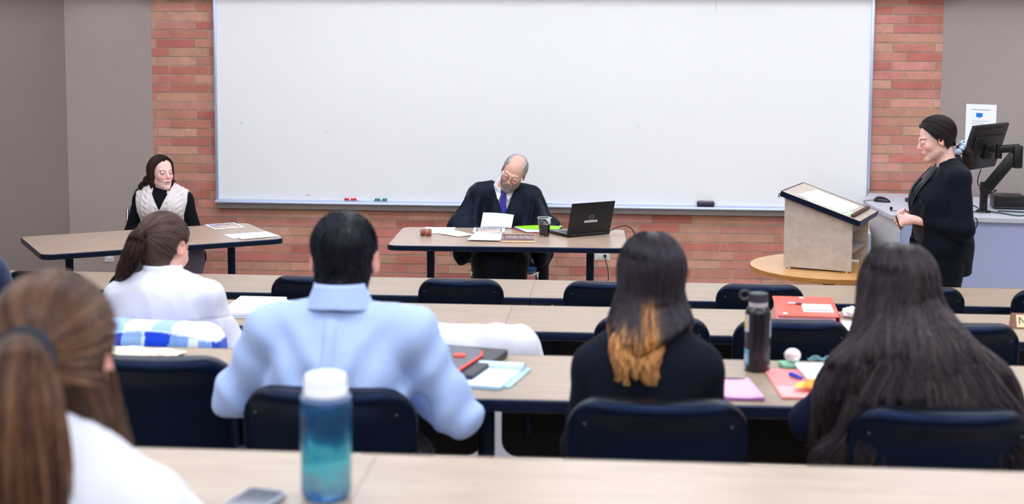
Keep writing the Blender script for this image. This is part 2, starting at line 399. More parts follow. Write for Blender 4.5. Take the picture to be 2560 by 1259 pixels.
# ---------------------------------------------------------------- human figure
class Fig:
    def __init__(s, base, rz, joints, head_c, fwd, up, sex='f', hs=1.0, width=1.0, open_=.0, lid=1.0, gaze=(0, 1, 0), jaw=1.0, eo=0.):
        """base = floor point (world) under the hips, rz = facing (0 looks to +Y); joints in the local frame; head_c local; fwd/up of the head in WORLD axes"""
        s.base = base; s.rz = rz; s.J = joints; s.sex = sex; s.hs = hs; s.w = width; s.open = open_; s.lid = lid; s.gaze = gaze; s.jaw = jaw; s.eo = eo
        Rz = Matrix.Rotation(-rz, 3, 'Z'); f = (Rz @ Vector(fwd)).normalized(); u = Rz @ Vector(up); u = (u-f*u.dot(f)).normalized(); r = f.cross(u)
        s.HR = np.array([[r.x, f.x, u.x], [r.y, f.y, u.y], [r.z, f.z, u.z]], np.float32); s.HC = A_(*head_c)
    def to_head(s, P): return ((P-s.HC) @ s.HR)/s.hs
    def from_head(s, Q): return (np.atleast_2d(A_(*Q) if isinstance(Q, tuple) else Q)*s.hs) @ s.HR.T+s.HC
    def head_local(s, Q, ears=True, face=True):
        X = np.abs(Q[:, 0]); S = np.stack([X, Q[:, 1], Q[:, 2]], 1); j = s.jaw
        d = ell(Q, (0, -.014, .037), (.0755, .094, .084))
        d = smin(d, ell(Q, (0, .022, -.03), (.058*j, .064, .08)), .03)
        d = smin(d, cap(S, (.044*j, 0, -.058), (.012, .066, -.098), .017, .015), .03)
        d = smin(d, sph(Q, (0, .073, -.098), .0165 if s.sex == 'f' else .019), .02)
        if face:
            d = smin(d, sph(S, (.035*j, .060, -.024), .022), .022)
            d = smin(d, cap(S, (.010, .084, .021), (.038, .072, .023), .0085 if s.sex == 'f' else .0105), .012)
            d = smax(d, -sph(S, (.031, .101, .003), .0185), .014)
            d = smin(d, cap(Q, (0, .083, .014), (0, .106, -.025), .0062, .0098), .010)
            d = smin(d, sph(S, (.0105, .096, -.031), .0072), .007)
            d = smax(d, -sph(S, (.0055, .1035, -.0395), .003), .003)
            d = smin(d, ell(Q, (0, .083, -.058), (.026, .013, .017)), .014)
            o = s.open
            d = smin(d, ell(Q, (0, .0945, -.0555+o*.2), (.020, .0055, .0042)), .004)
            d = smin(d, ell(Q, (0, .0935, -.0665-o*.8), (.017, .0058, .0048)), .004)
            d = smax(d, -ell(Q, (0, .100, -.061-o*.3), (.0195, .010, .0011+o*.5)), .002)
            eb = sph(S, (.031, .0785, .003), .0125)
            lidd = sph(S, (.031, .0782, .003), .0142); hole = np.sqrt(((X-.031)/.0125)**2+((Q[:, 2]-.0025)/(.0050*max(s.lid, .02)))**2)-1
            lidd = smax(lidd, -hole*.005, .001)
            d = smin(d, lidd, .004); d = np.minimum(d, eb)
        if ears:
            ry = .32; Rm = np.array([[math.cos(.35), math.sin(.35), 0], [-math.sin(.35), math.cos(.35), 0], [0, 0, 1]], np.float32)
            e = ell(S, (.079+s.eo, -.010, -.004), (.0065, .0185, .031), Rm)
            e = smax(e, -ell(S, (.087+s.eo, -.006, -.002), (.0068, .0105, .019), Rm), .005)
            d = smin(d, e, .007)
        return d
    def head(s, P, **k): return s.head_local(s.to_head(P), **k)*s.hs
    def torso(s, P, arms=True):
        J = s.J; w = s.w; fe = s.sex == 'f'
        hip, waist, chest, nb = [np.array(J[k]) for k in ('hip', 'waist', 'chest', 'neck')]
        d = ell(P, hip, (.17*w, .125, .11))
        d = smin(d, cap(P, hip+[0, 0, .05], chest-[0, 0, .08], .105*w, .11*w, sq=((0, 1, 0), .85)), .08)
        d = smin(d, ell(P, chest, (.152*w, .108, .15)), .07)
        if fe: d = smin(d, ell(P, tuple(chest+[.075*w, .075, -.005]), (.06, .055, .06)), .05); d = smin(d, ell(P, tuple(chest+[-.075*w, .075, -.005]), (.06, .055, .06)), .05)
        for q in ('L', 'R'):
            sh = np.array(J['sh'+q]); d = smin(d, cap(P, chest*.4+nb*.6, sh, .052, .052 if not fe else .046), .04)
            d = smin(d, cap(P, nb+[0, 0, -.004], nb*.35+sh*.65, .034, .034), .035)
            if arms: d = smin(d, s.arm(P, q), .03)
        return d
    def arm(s, P, q):
        J = s.J; k = .9 if s.sex == 'f' else 1.0
        a = cap(P, J['sh'+q], J['el'+q], .048*k, .038*k); b = cap(P, J['el'+q], J['wr'+q], .038*k, .026*k)
        return smin(a, b, .025)
    def hand(s, P, q):
        h = s.J.get('hand'+q)
        if h is None:
            wr = np.array(s.J['wr'+q]); el = np.array(s.J['el'+q]); d_ = wr-el; d_ /= np.linalg.norm(d_); n_ = np.array([0, 0, 1.]); n_ -= d_*(n_@d_); n_ /= np.linalg.norm(n_)
            h = (tuple(d_), tuple(n_), (.35, .45, .5, .55), 1 if q == 'R' else -1)
        return s.hand_at(P, s.J['wr'+q], *h)
    def hand_at(s, P, wr, fd, nn, curl, side, ks=.9):
        """fd finger direction, nn back-of-hand normal, curl per finger (rad per joint), side +1: thumb lies to fd x nn * -side"""
        fd = np.array(fd, float); fd /= np.linalg.norm(fd); nn = np.array(nn, float); nn -= fd*(nn@fd); nn /= np.linalg.norm(nn); sd = np.cross(fd, nn)*side
        wr = np.array(wr, float); k = ks
        d = smin(cap(P, wr, wr+fd*.02*k, .024*k, .026*k, sq=(nn, .72)), cap(P, wr+fd*.03*k-sd*.018*k, wr+fd*.075*k-sd*.026*k, .017*k, .014*k), .02)
        d = smin(d, cap(P, wr+fd*.03*k+sd*.012*k, wr+fd*.075*k+sd*.02*k, .017*k, .014*k), .02); d = smin(d, cap(P, wr+fd*.02*k, wr+fd*.078*k, .02*k, .016*k, sq=(nn, .75)), .015)
        for i, (o, L) in enumerate(((-.031, .078), (-.0105, .088), (.0105, .082), (.030, .066))):
            p = wr+fd*(.083-.006*abs(i-1))*k+sd*o*k; a = curl[i]; ang = a*.6; e = None
            for seg, fr in ((0, .46), (1, .3), (2, .24)):
                dr = fd*math.cos(ang)-nn*math.sin(ang); q_ = p+dr*L*fr*k; r0 = (.0088, .0080, .0074, .0068)[seg]*k*(.88 if i == 3 else 1); c_ = cap(P, p, q_, r0, r0*.93); e = c_ if e is None else smin(e, c_, .004); p = q_; ang += a*1.15
            d = smin(d, e, .006)
        p = wr+fd*.025*k-sd*.022*k; d1 = fd*.62-sd*.7-nn*.35; d1 /= np.linalg.norm(d1); p1 = p+d1*.045*k; d2 = fd*.9-sd*.25-nn*.5; d2 /= np.linalg.norm(d2); p2 = p1+d2*.032*k; d3 = fd*.95-nn*.45; d3 /= np.linalg.norm(d3)
        t = smin(cap(P, p, p1, .015*k, .0105*k), cap(P, p1, p2, .0102*k, .0092*k), .006); t = smin(t, cap(P, p2, p2+d3*.024*k, .009*k, .0075*k), .004)
        return smin(d, t, .009)
    def legs(s, P):
        J = s.J; d = None
        for q in ('L', 'R'):
            hx = np.array(J['hip'])*1.; hx[0] += .085*(1 if q == 'R' else -1)*s.w; hx[2] -= .01
            e = smin(cap(P, tuple(hx), J['kn'+q], .082*s.w, .058), cap(P, J['kn'+q], J['an'+q], .054, .036), .03)
            an = np.array(J['an'+q]); e = smin(e, cap(P, tuple(an+[0, -.01, -.035]), tuple(an+[0, .13, -.052]), .034, .028), .02)
            d = e if d is None else smin(d, e, .02)
        return d
    def neck(s, P):
        a = s.from_head((0, -.022, -.045))[0]; nb = np.array(s.J['neck']); r = .050 if s.sex == 'f' else .058
        d = cap(P, nb+[0, -.0, -.03], tuple(a), r+.008, r)
        return d
    def body(s, P):
        d = smin(s.torso(P), s.neck(P), .03); d = smin(d, s.head(P), .022)
        for q in ('L', 'R'): d = smin(d, s.hand(P, q), .012)
        return smin(d, s.legs(P), .04)
def colour_head(F_, V, skin, lips=(196, 112, 108), brow=(92, 66, 54), iris=(84, 92, 100), blush=.25, browk=.8):
    Q = F_.to_head(V); X = np.abs(Q[:, 0]); C = np.tile(lin(skin), (len(V), 1)); hd = F_.head_local(Q) < .01
    y = Q[:, 1]; z = Q[:, 2]; fr = hd & (y > .03)
    def add(c, w_): nonlocal C; C = mixc(C, c, np.where(fr, w_, 0))
    pk = tuple(int(a*b) for a, b in zip(skin, (1.0, .84, .84)))
    add(pk, blush*1.6*bump_fn(((X-.042)/.022))*bump_fn((z+.028)/.022)); add(pk, blush*2*bump_fn(X/.013)*bump_fn((z+.028)/.012))
    pe = tuple(int(a*b) for a, b in zip(skin, (.97, .78, .76)))
    C = mixc(C, pe, np.where(hd & (X > .076) & (z > -.05) & (z < .035), .55, 0))
    add(lips, .85*bump_fn(np.maximum(0, (X-.009)/.008))*bump_fn(np.maximum(0, (np.abs(z+.0612+F_.open*.3)-.005-F_.open*.4)/.0028))*(y > .085))
    add((96, 40, 42), 1.0*(X < .016)*(np.abs(z+.061+F_.open*.3) < .0012+F_.open*.42)*(y > .082))
    add(brow, browk*bump_fn((z-.0255+.004*((X-.03)/.02)**2)/.0042)*np.clip((X-.009)/.006, 0, 1)*np.clip((.053-X)/.008, 0, 1))
    e = np.sqrt((X-.031)**2+(y-.0785)**2+(z-.003)**2); ball = fr & (e < .0134)
    C = mixc(C, (225, 218, 218), ball*.95)
    g = np.array(F_.gaze, float); g /= np.linalg.norm(g)
    D = np.stack([Q[:, 0]-np.sign(Q[:, 0])*.031, y-.0785, z-.003], 1); D /= np.linalg.norm(D, axis=1, keepdims=True)+1e-9; cs = D@g
    C = mixc(C, iris, ball*(cs > .87)*1.); C = mixc(C, (15, 12, 14), ball*(cs > .972)*1.)
    rim = np.sqrt(((X-.031)/.0135)**2+((z-.0025)/(.0050*max(F_.lid, .25)+.0010))**2)
    add((70, 48, 46), .75*(y > .07)*bump_fn((rim-1.0)/.16)*(z > .001)); add(pe, .5*bump_fn((X-.031)/.016)*bump_fn((z+.006)/.006))
    n_ = perlin(V*60)*.06+perlin(V*18)*.05; C = C*(1+n_)[:, None]
    return C.astype(np.float32)
def person(label, F_, skin, clothes_done=None, hh=.009, hf=.0027, handfine=None, headkw={}):
    t = thing('person', label, 'person', F_.base, F_.rz)
    hc = F_.HC; J = F_.J; xs = [v[0] for k, v in J.items() if not k.startswith('hand')]; ys = [v[1] for k, v in J.items() if not k.startswith('hand')]
    lo = (min(xs+[-.2])-.16, min(ys+[hc[1]-.14])-.18, -.0); hi = (max(xs+[.2])+.16, max(ys+[hc[1]+.14])+.18, hc[2]+.15)
    fine = [[(hc[i]-(.115, .135, .15)[i]*F_.hs, hc[i]+(.115, .135, .15)[i]*F_.hs, hf)] for i in range(3)]
    if handfine:
        for i in range(3): fine[i].append((handfine[0][i], handfine[1][i], .003))
    V, Fc = sdf_mesh(F_.body, lo, hi, hh, fine)
    C = colour_head(F_, V, skin, **headkw)
    b = np_mesh('body', V, Fc, skin_m, t, C)
    t['_b'] = 0; del t['_b']
    return t, b
def garment(name, f, lo, hi, h, colf, m, parent, fine=((), (), ())):
    V, Fc = sdf_mesh(f, lo, hi, h, fine)
    return np_mesh(name, V, Fc, m, parent, colf(V).astype(np.float32))
def seated(w=.175, lean=0., sit=.46, torso=.50, elL=None, elR=None, wrL=None, wrR=None, fwd=.0, neck=None):
    """local joints of a seated person facing +Y"""
    hz = sit+.09; nz = hz+torso
    ny = fwd
    J = dict(hip=(0, 0, hz), waist=(0, fwd*.3, hz+.18), chest=(0, fwd*.75, hz+.30), neck=neck or (0, ny, nz-.02))
    for q, s in (('L', -1), ('R', 1)):
        J['sh'+q] = (s*w, ny-.0, nz-.06); J['kn'+q] = (s*.12, .44, hz-.02); J['an'+q] = (s*.12, .46, .085)
    J['elL'] = elL or (-w-.07, ny+.12, nz-.30); J['elR'] = elR or (w+.07, ny+.12, nz-.30)
    J['wrL'] = wrL or (-.09, ny+.33, nz-.27); J['wrR'] = wrR or (.09, ny+.33, nz-.27)
    return J
def plainc(c, nz=.04, fr=25): return lambda V: np.tile(lin(c), (len(V), 1))*(1+nz*perlin(V*fr))[:, None]
# ------------------------------------------------------------------ room shell
WY = 10.58
TIERS = [(99, 6.42, 0.0), (6.42, 4.72, .195), (4.72, 3.08, .39), (3.08, -4.2, .585)]   # y_far, y_near, height
def structure(o): o['kind'] = 'structure'; return o
def build_room():
    # stepped floor
    bm = bmesh.new(); X0, X1 = -6.5, 5.5
    prof = [(WY+.3, 0)]
    for a, b, z in TIERS:
        if a < 50: prof.append((a, z))
        prof.append((b, z))
    lo = [(prof[-1][0], -.2), (WY+.3, -.2)]
    pts = prof+lo
    A = [bm.verts.new((X0, y, z)) for y, z in pts]; B = [bm.verts.new((X1, y, z)) for y, z in pts]
    n = len(pts); bm.faces.new(A); bm.faces.new(B[::-1])
    for i in range(n): bm.faces.new((A[i], B[i], B[(i+1) % n], A[(i+1) % n]))
    structure(bm_obj('floor', bm, M['carpet']))
    # walls as thick slabs in plan
    def wall(name, p, q, m, z0=-.1, z1=CEIL, th=.15):
        p = Vector((p[0], p[1], 0)); q = Vector((q[0], q[1], 0)); d = (q-p).normalized(); nrm = Vector((-d.y, d.x, 0))
        P = [p, q, q+nrm*th, p+nrm*th]
        return structure(quad_slab(name, [(v.x, v.y) for v in P], z0, z1-z0, m))
    wall('wall_left', (-4.11, 10.32), (-3.541, WY), M['taupe'])
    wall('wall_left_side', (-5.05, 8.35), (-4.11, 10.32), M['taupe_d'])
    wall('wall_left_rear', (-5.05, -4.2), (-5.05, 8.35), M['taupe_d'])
    wall('wall_right', (2.338, WY), (3.5, 9.91), M['taupe'])
    wall('wall_right_side', (3.5, 9.91), (4.6, 8.0), M['taupe'])
    wall('wall_right_rear', (4.6, 8.0), (4.6, -4.2), M['taupe'])
    wall('wall_back', (4.6, -4.2), (-5.05, -4.2), M['taupe'])
    # front brick wall: mortar backing + every brick a real block (one surface)
    bm = bmesh.new(); cl = bm.verts.layers.float_color.new('Col')
    mort = rgb(172, 152, 134)
    for v in box(bm, ((-3.541+2.338)/2, WY+.057, CEIL/2-.05), (2.338+3.541, .106, CEIL+.1)): v[cl] = mort
    rnd = random.Random(5)
    pal = [(190, 124, 108), (184, 112, 98), (194, 136, 116), (192, 142, 120), (188, 126, 110), (182, 106, 92), (192, 138, 118), (190, 124, 112)]
    k0 = -17; per = .0677
    for k in range(k0, 32):
        z = 1.113+k*per
        if z < -.02 or z > CEIL: continue
        ph = 1.982 if (k % 2 == 0) else 2.080
        i0 = int((-3.541-ph)/.3048)-2
        for i in range(i0, 4):
            xa = ph+i*.3048+.005; xb = xa+.2948
            xa = max(xa, -3.541); xb = min(xb, 2.338)
            if xb-xa < .012: continue
            c = rnd.choice(pal); t = rnd.uniform(-9, 9); c = rgb(*[min(255, max(0, q+t+rnd.uniform(-3, 3))) for q in c])
            dy = rnd.uniform(-.0015, .0015)
            vs = box(bm, ((xa+xb)/2, WY+.012+dy, z+per/2), (xb-xa, .024, per-.0095))
            for v in vs: v[cl] = c
    o = bm_obj('wall_front', bm, M['brick']); structure(o)
    bm = bmesh.new(); box(bm, (-.3, 3.2, CEIL+.06), (11, 15.2, .12)); structure(bm_obj('ceiling', bm, M['ceil']))
    # added bulkhead, unseen above the frame, shaped to shade the tops of the walls
    for k, (p, q, dp) in enumerate((((-3.541, WY), (2.338, WY), .21), ((-4.11, 10.32), (-3.541, WY), .21), ((2.338, WY), (3.5, 9.91), .21), ((-5.05, 8.35), (-4.11, 10.32), .21))):
        p = Vector((p[0], p[1], 0)); q = Vector((q[0], q[1], 0)); d = (q-p).normalized(); nr = Vector((d.y, -d.x, 0)); P = [p, p+nr*dp, q+nr*dp, q]
        structure(quad_slab('shade_trim_%d' % (k+1), [(v.x, v.y) for v in P], 2.405, CEIL-2.405, M['taupe']))
build_room()

# ------------------------------------------------------------------ recessed ceiling lights
diff = mat('light_diffuser', (255, 255, 255), .6, emit=((.87, .95, 1.05, 1), LIGHT_POWER*.26))
diff_front = mat('light_diffuser_front', (255, 255, 255), .6, emit=((.87, .95, 1.05, 1), LIGHT_POWER*2.35))
def ceiling_light():
    t = thing('ceiling_light', 'recessed fluorescent ceiling light panel above the classroom', 'ceiling light', (0, 0, CEIL), group='ceiling lights in the classroom')
    bm = bmesh.new()
    for sx in (-1, 1): box(bm, (sx*.6, 0, -.012), (.03, .63, .03))
    for sy in (-1, 1): box(bm, (0, sy*.3, -.012), (1.23, .03, .03))
    bm_obj('frame', bm, M['white'], t)
    boxo('diffuser', (0, 0, -.008), (1.17, .57, .012), diff, t)
    return t
lt0 = ceiling_light(); first = True
for y in (9.2, 7.2, 5.1, 3.0, .9, -1.4):
    for x in (-3.3, -1.6, .1, 1.8, 3.4):
        o = lt0 if first else copy_tree(lt0); first = False
        o.location = (x, y, CEIL)
        if y > 7:
            for ch in o.children:
                if ch.name.startswith('diffuser'):
                    ch.data = ch.data.copy(); ch.data.materials[0] = diff_front

# ------------------------------------------------------------------ whiteboard
def whiteboard():
    X0, X1, Z0, Z1 = -3.04, 1.83, .775, 2.40
    t = thing('whiteboard', 'wide white marker board with metal frame on the brick wall', 'whiteboard', ((X0+X1)/2, WY, Z0))
    cx, W = 0, X1-X0; Hh = Z1-Z0
    boxo('panel', (0, -.022, Hh/2), (W-.02, .02, Hh-.02), M['whiteboard'], t)
    for nm, c, s in (('frame', (-W/2, -.024, Hh/2), (.022, .036, Hh+.02)), ('frame', (W/2, -.024, Hh/2), (.022, .036, Hh+.02)), ('frame', (0, -.024, Hh), (W, .036, .022))):
        boxo(nm, c, s, M['alu'], t, bev=.003)
    # marker tray: flat ledge with rounded lip, grey face below
    bm = bmesh.new()
    prof = [(-.012, .012), (-.078, .006), (-.085, .002), (-.088, -.008), (-.085, -.016), (-.075, -.018), (-.012, -.018)]
    a = [bm.verts.new((-W/2-.004, y, z)) for y, z in prof]; b = [bm.verts.new((W/2+.004, y, z)) for y, z in prof]
    n = len(prof); bm.faces.new(a); bm.faces.new(b[::-1])
    for i in range(n): bm.faces.new((a[i], b[i], b[(i+1) % n], a[(i+1) % n]))
    bm_obj('marker_tray', bm, M['alu'], t)
    boxo('tray_support', (0, -.038, -.038), (W, .052, .040), M['traygrey'], t)
    def mark(col, pts, r=.0022):
        bm = bmesh.new(); tube(bm, [(x-(X0+X1)/2, -.0335, z-Z0) for x, z in pts], [r*.5]+[r]*(len(pts)-2)+[r*.4], 6)
        bmesh.ops.scale(bm, vec=(1, .25, 1), space=Matrix.Translation((0, .0335, 0)), verts=bm.verts)
        bm_obj('pen_mark', bm, mat('pen_%d_%d_%d' % col, col, .6), t)
    mark((90, 190, 160), [(-2.862, 1.352), (-2.85, 1.366), (-2.835, 1.372)])
    mark((230, 90, 90), [(-2.36, .815), (-2.345, .822), (-2.325, .82)])
    mark((120, 205, 190), [(-2.09, .815), (-2.085, .828)])
    mark((235, 110, 110), [(1.783, 1.075), (1.788, 1.09)])
    mark((205, 205, 210), [(-2.22, 1.29), (-2.2, 1.3), (-2.17, 1.297)], .0025)
    mark((200, 200, 205), [(.69, 2.22), (.7, 2.26), (.695, 2.3)], .003)
    mark((205, 205, 208), [(.13, 1.36), (.15, 1.372), (.155, 1.35)], .0025)
    mark((235, 190, 195), [(-1.83, 1.0), (-1.825, 1.003)])
whiteboard()

def marker(name, X, cols, label, flip):
    t = thing(name, label, 'marker', (X, WY-.058, .7975))
    t.rotation_euler = (0, 0, math.pi if flip else 0)
    bm = bmesh.new(); tube(bm, [(-.045, 0, 0), (.02, 0, 0)], .0085, 12); bm_obj('barrel', bm, M['white'], t, smooth=True)
    bm = bmesh.new(); tube(bm, [(.02, 0, 0), (.021, 0, 0), (.055, 0, 0), (.058, 0, 0)], [.007, .0092, .0086, .006], 12); bm_obj('cap', bm, cols, t, smooth=True)
    bm = bmesh.new(); tube(bm, [(-.036, 0, 0), (.008, 0, 0)], .0089, 12); bm_obj('printed_sleeve', bm, cols, t, smooth=True)
    bm = bmesh.new(); tube(bm, [(-.045, 0, 0), (-.05, 0, 0)], [.0075, .005], 12); bm_obj('end_plug', bm, M['white'], t, smooth=True)
marker('board_marker', -2.0, mat('marker_red', (212, 60, 60), .5), 'white marker with red cap lying on the board tray', True)
marker('board_marker', -1.79, mat('marker_teal', (40, 120, 125), .5), 'white marker with teal cap lying on the board tray', False)
t = thing('board_marker', 'thin pale marker on the tray beside the man in the robe', 'marker', (-.545, WY-.058, .795))
bm = bmesh.new(); tube(bm, [(-.05, 0, 0), (.06, 0, 0)], .006, 10); bm_obj('barrel', bm, M['white'], t, smooth=True)
bm = bmesh.new(); tube(bm, [(-.07, 0, 0), (-.05, 0, 0)], .0065, 10); bm_obj('cap', bm, mat('marker_bluegrey', (110, 160, 190), .5), t, smooth=True)
t = thing('board_eraser', 'dark felt board eraser with mauve top on the board tray', 'eraser', (.647, WY-.058, .789))
boxo('felt', (0, 0, .011), (.126, .048, .022), mat('felt_dark', (52, 52, 72), .95), t, bev=.002)
boxo('back', (0, 0, .027), (.124, .05, .012), mat('felt_top', (118, 104, 122), .8), t, bev=.005)

# ------------------------------------------------------------------ outlets, paper notice
def outlet(name, loc, rz, wd, hg, label, plug=False, horizontal=False):
    t = thing(name, label, 'outlet', loc, rz)
    pm = mat('outlet_plate', (205, 205, 208), .4)
    boxo('cover_plate', (0, -.003, 0), (wd, .006, hg), pm, t, bev=.002)
    for s in (-1, 1):
        if name == 'wall_switch': break
        c = (s*.02, -.0075, 0) if horizontal else (0, -.0075, s*.02)
        f = boxo('socket', c, (.027 if horizontal else .033, .004, .033 if horizontal else .027), mat('socket_ivory', (224, 218, 200), .4), t, bev=.0015)
        for q in (-1, 1):
            boxo('slot', (c[0]+(0 if horizontal else q*.006), c[1]-.0021, (q*.006 if horizontal else 0)), (.008 if horizontal else .002, .0012, .002 if horizontal else .008), M['ink'], f)
    if name == 'wall_switch': boxo('rocker', (0, -.008, 0), (.033, .005, .066), mat('socket_white', (232, 232, 234), .4), t, bev=.0015)
    return t
outlet('wall_outlet', (-.112, WY-.001, .392), 0, .115, .07, 'grey outlet plate with plug on the brick below the table', horizontal=True)
sa = math.atan2(.26, .569)
def on_left(s, z, off=.001): # s = distance along left wall from the brick corner
    return (-3.541-s*math.cos(sa)+off*math.sin(sa), WY-s*math.sin(sa)-off*math.cos(sa), z)
outlet('wall_switch', on_left(.345, .36), sa, .07, .115, 'white plate low on the taupe wall beneath the left table')
outlet('wall_outlet', on_left(.2, .37), sa, .07, .115, 'grey outlet plate near the brick corner beneath the left table')
# laptop power cord: plug, drop to the floor, up behind the table
t = thing('power_cord', 'black laptop power cord plugged into the brick wall outlet', 'cord')
bm = bmesh.new(); tube(bm, [(-.092, WY-.012, .392), (-.092, WY-.03, .392), (-.091, WY-.045, .387)], [.012, .011, .006], 10); bm_obj('plug', bm, M['rubber'], t, smooth=True)
bm = bmesh.new(); tube(bm, spline([(-.091, WY-.045, .386), (-.086, WY-.06, .36), (-.07, WY-.06, .3), (-.065, WY-.06, .22), (-.09, WY-.08, .14), (-.1, WY-.15, .05), (-.03, 10.1, .008), (.09, 9.78, .008), (.13, 9.68, .1), (.125, 9.62, .5), (.115, 9.56, .70), (.075, 9.50, .765), (.02, 9.44, .778), (-.05, 9.36, .757), (-.075, 9.335, .752)]), .0032, 6); bm_obj('cable', bm, M['rubber'], t, smooth=True)

wr = math.atan2(-.67, 1.162)
t = thing('paper_notice', 'white printed notice with a blue screen picture taped to the right wall', 'paper notice', (2.595+.002*math.sin(wr), WY+math.tan(wr)*(2.595-2.338)-.003, 1.42), wr)
boxo('sheet', (0, -.0008, 0), (.216, .0008, .279), M['white'], t)
boxo('screen_picture', (-.012, -.0016, .062), (.046, .0008, .03), mat('notice_blue', (30, 120, 200), .6), t)
boxo('screen_stand', (-.012, -.0016, .042), (.008, .0008, .008), M['ink'], t)
lg = mat('print_grey', (150, 150, 158), .7)
boxo('heading_line', (0, -.0014, .1), (.135, .0004, .005), lg, t)
for k, (dx, wdt) in enumerate(((0, .12), (-.02, .09), (.012, .14), (0, .13), (0, .14), (-.01, .12), (0, .13))):
    boxo('text_line', (dx, -.0015, .018-k*.017+(-.004 if k > 1 else 0)), (wdt, .0004, .003), lg, t)

# ------------------------------------------------------------------ tables in front
def leg_table(label, loc, rz, w=1.51, d=.82, h=.74):
    t = thing('folding_table', label, 'table', loc, rz)
    bm = bmesh.new(); prism(bm, rrect(w-.012, d-.012, .06), h-.03, h, bev=.001); tp = bm_obj('tabletop', bm, M['laminate_d'], t)
    bm = bmesh.new()
    A = rrect(w, d, .066, 10); B = rrect(w-.012, d-.012, .06, 10); n = len(A)
    rings = [[bm.verts.new((x, y, z)) for x, y in P] for P, z in ((B, h+.0005), ([(a[0]*.996+b[0]*.004, a[1]*.996+b[1]*.004) for a, b in zip(A, B)], h-.004), (A, h-.008), (A, h-.03), (B, h-.034))]
    for i in range(4):
        for k in range(n): bm.faces.new((rings[i][k], rings[i][(k+1) % n], rings[i+1][(k+1) % n], rings[i+1][k]))
    bm.faces.new(rings[-1]); bm_obj('edge_band', bm, M['edge'], t, smooth=True)
    for s in (-1, 1):
        for q in (0,):
            bm = bmesh.new(); tube(bm, [(s*.52, 0, .03), (s*.52, 0, h-.03)], .025, 20)
            box(bm, (s*.52, 0, .02), (.07, .6, .035), .012); box(bm, (s*.52, 0, h-.045), (.09, .5, .03), .005)
            bm_obj('leg', bm, M['blackmetal'], t, smooth=True)
    return t
leg_table('beige table with black edge where the man in the robe sits', (-.695, 9.125, 0), R(1.5))
leg_table('beige table with black edge standing askew at the left wall', (-2.985, 8.855, 0), R(32))

# round pedestal table
t = thing('round_table', 'round oak topped pedestal table under the lectern', 'table', (1.22, 8.22, 0))
bm = bmesh.new(); lathe(bm, [(.449, .715), (.45, .74)], 72); bm_obj('tabletop', bm, M['oak'], t, smooth=True)
bm = bmesh.new()
for z0, z1 in ((.712, .7395),):
    lathe(bm, [(.4505, z0), (.4515, z0+.001), (.4515, z1-.001), (.4505, z1)], 72)
bm_obj('edge_ply', bm, M['ply'], t, smooth=True)
bm = bmesh.new(); lathe(bm, [(.2, 0), (.2, .02), (.06, .045), (.035, .06), (.035, .69), (.12, .7), (.12, .712)], 32); bm_obj('pedestal', bm, M['blackmetal'], t, smooth=True)

# lectern on the round table
def lectern():
    az = math.atan2(-.15, .383)      # direction of the long side
    t = thing('lectern', 'beige tabletop lectern with slanted top on the round table', 'lectern', (.945, 8.11, .74), az)
    wd, dp = .385, .44                # along x (side), along y (width)
    lam = wood_material('lectern_laminate', (176, 160, 148), (190, 176, 163), .5, (3, 3, 3))
    lam2 = mat('lectern_laminate_inside', (150, 138, 134), .55)
    def side(y, m):
        bm = bmesh.new(); P = [(0, .01), (wd, .01), (wd, .29), (0, .415)]
        a = [bm.verts.new((x, y, z)) for x, z in P]; b = [bm.verts.new((x, y+.019, z)) for x, z in P]
        bm.faces.new(a); bm.faces.new(b[::-1])
        for i in range(4): bm.faces.new((a[i], b[i], b[(i+1) % 4], a[(i+1) % 4]))
        return bm_obj('side_panel', bm, m, t)
    side(0, lam); side(dp-.019, lam)
    boxo('front_panel', (.0095, dp/2, .2), (.019, dp-.04, .38), lam, t)
    boxo('shelf', (wd/2+.05, dp/2, .11), (wd-.12, dp-.04, .018), lam2, t)
    boxo('back_rail', (wd-.03, dp/2, .245), (.018, dp-.04, .06), lam2, t)
    sl = math.atan2(-.125, wd)
    mt = Matrix.Translation((-.02, dp/2, .425)) @ Matrix.Rotation(-sl, 4, 'Y')
    L = .47
    boxo('sloped_top', (L/2, 0, .008), (L-.008, dp+.05, .022), lam, t, mtx=mt)
    bm = bmesh.new()
    for y in (-(dp+.05)/2-.002, (dp+.05)/2+.002): box(bm, (L/2, y, .006), (L, .006, .03), mtx=mt)
    for x in (0, L): box(bm, (x, 0, .006), (.006, dp+.05, .03), mtx=mt)
    bm_obj('edge_band', bm, M['edge'], t)
    boxo('paper_stop', (L-.055, .0, .027), (.02, dp-.02, .018), mat('stop_brown', (72, 44, 40), .5), t, mtx=mt, bev=.002)
    bm = bmesh.new()
    for x, y in ((.03, .02), (wd-.03, .02), (.03, dp-.03), (wd-.03, dp-.03)): tube(bm, [(x, y, 0), (x, y, .012)], .011, 12)
    bm_obj('foot', bm, M['chrome'], t, smooth=True)
    bm = bmesh.new(); tube(bm, [(-.024, -.235, .425), (-.04, -.238, .43), (-.044, -.238, .415), (-.036, -.236, .405)], .003, 6); 
    bmesh.ops.translate(bm, vec=(.01, dp/2-.0, 0), verts=bm.verts); bm_obj('clip', bm, mat('copper', (150, 90, 70), .4, .6), t, smooth=True)
    return t, mt, dp
lec, lecm, lecdp = lectern()
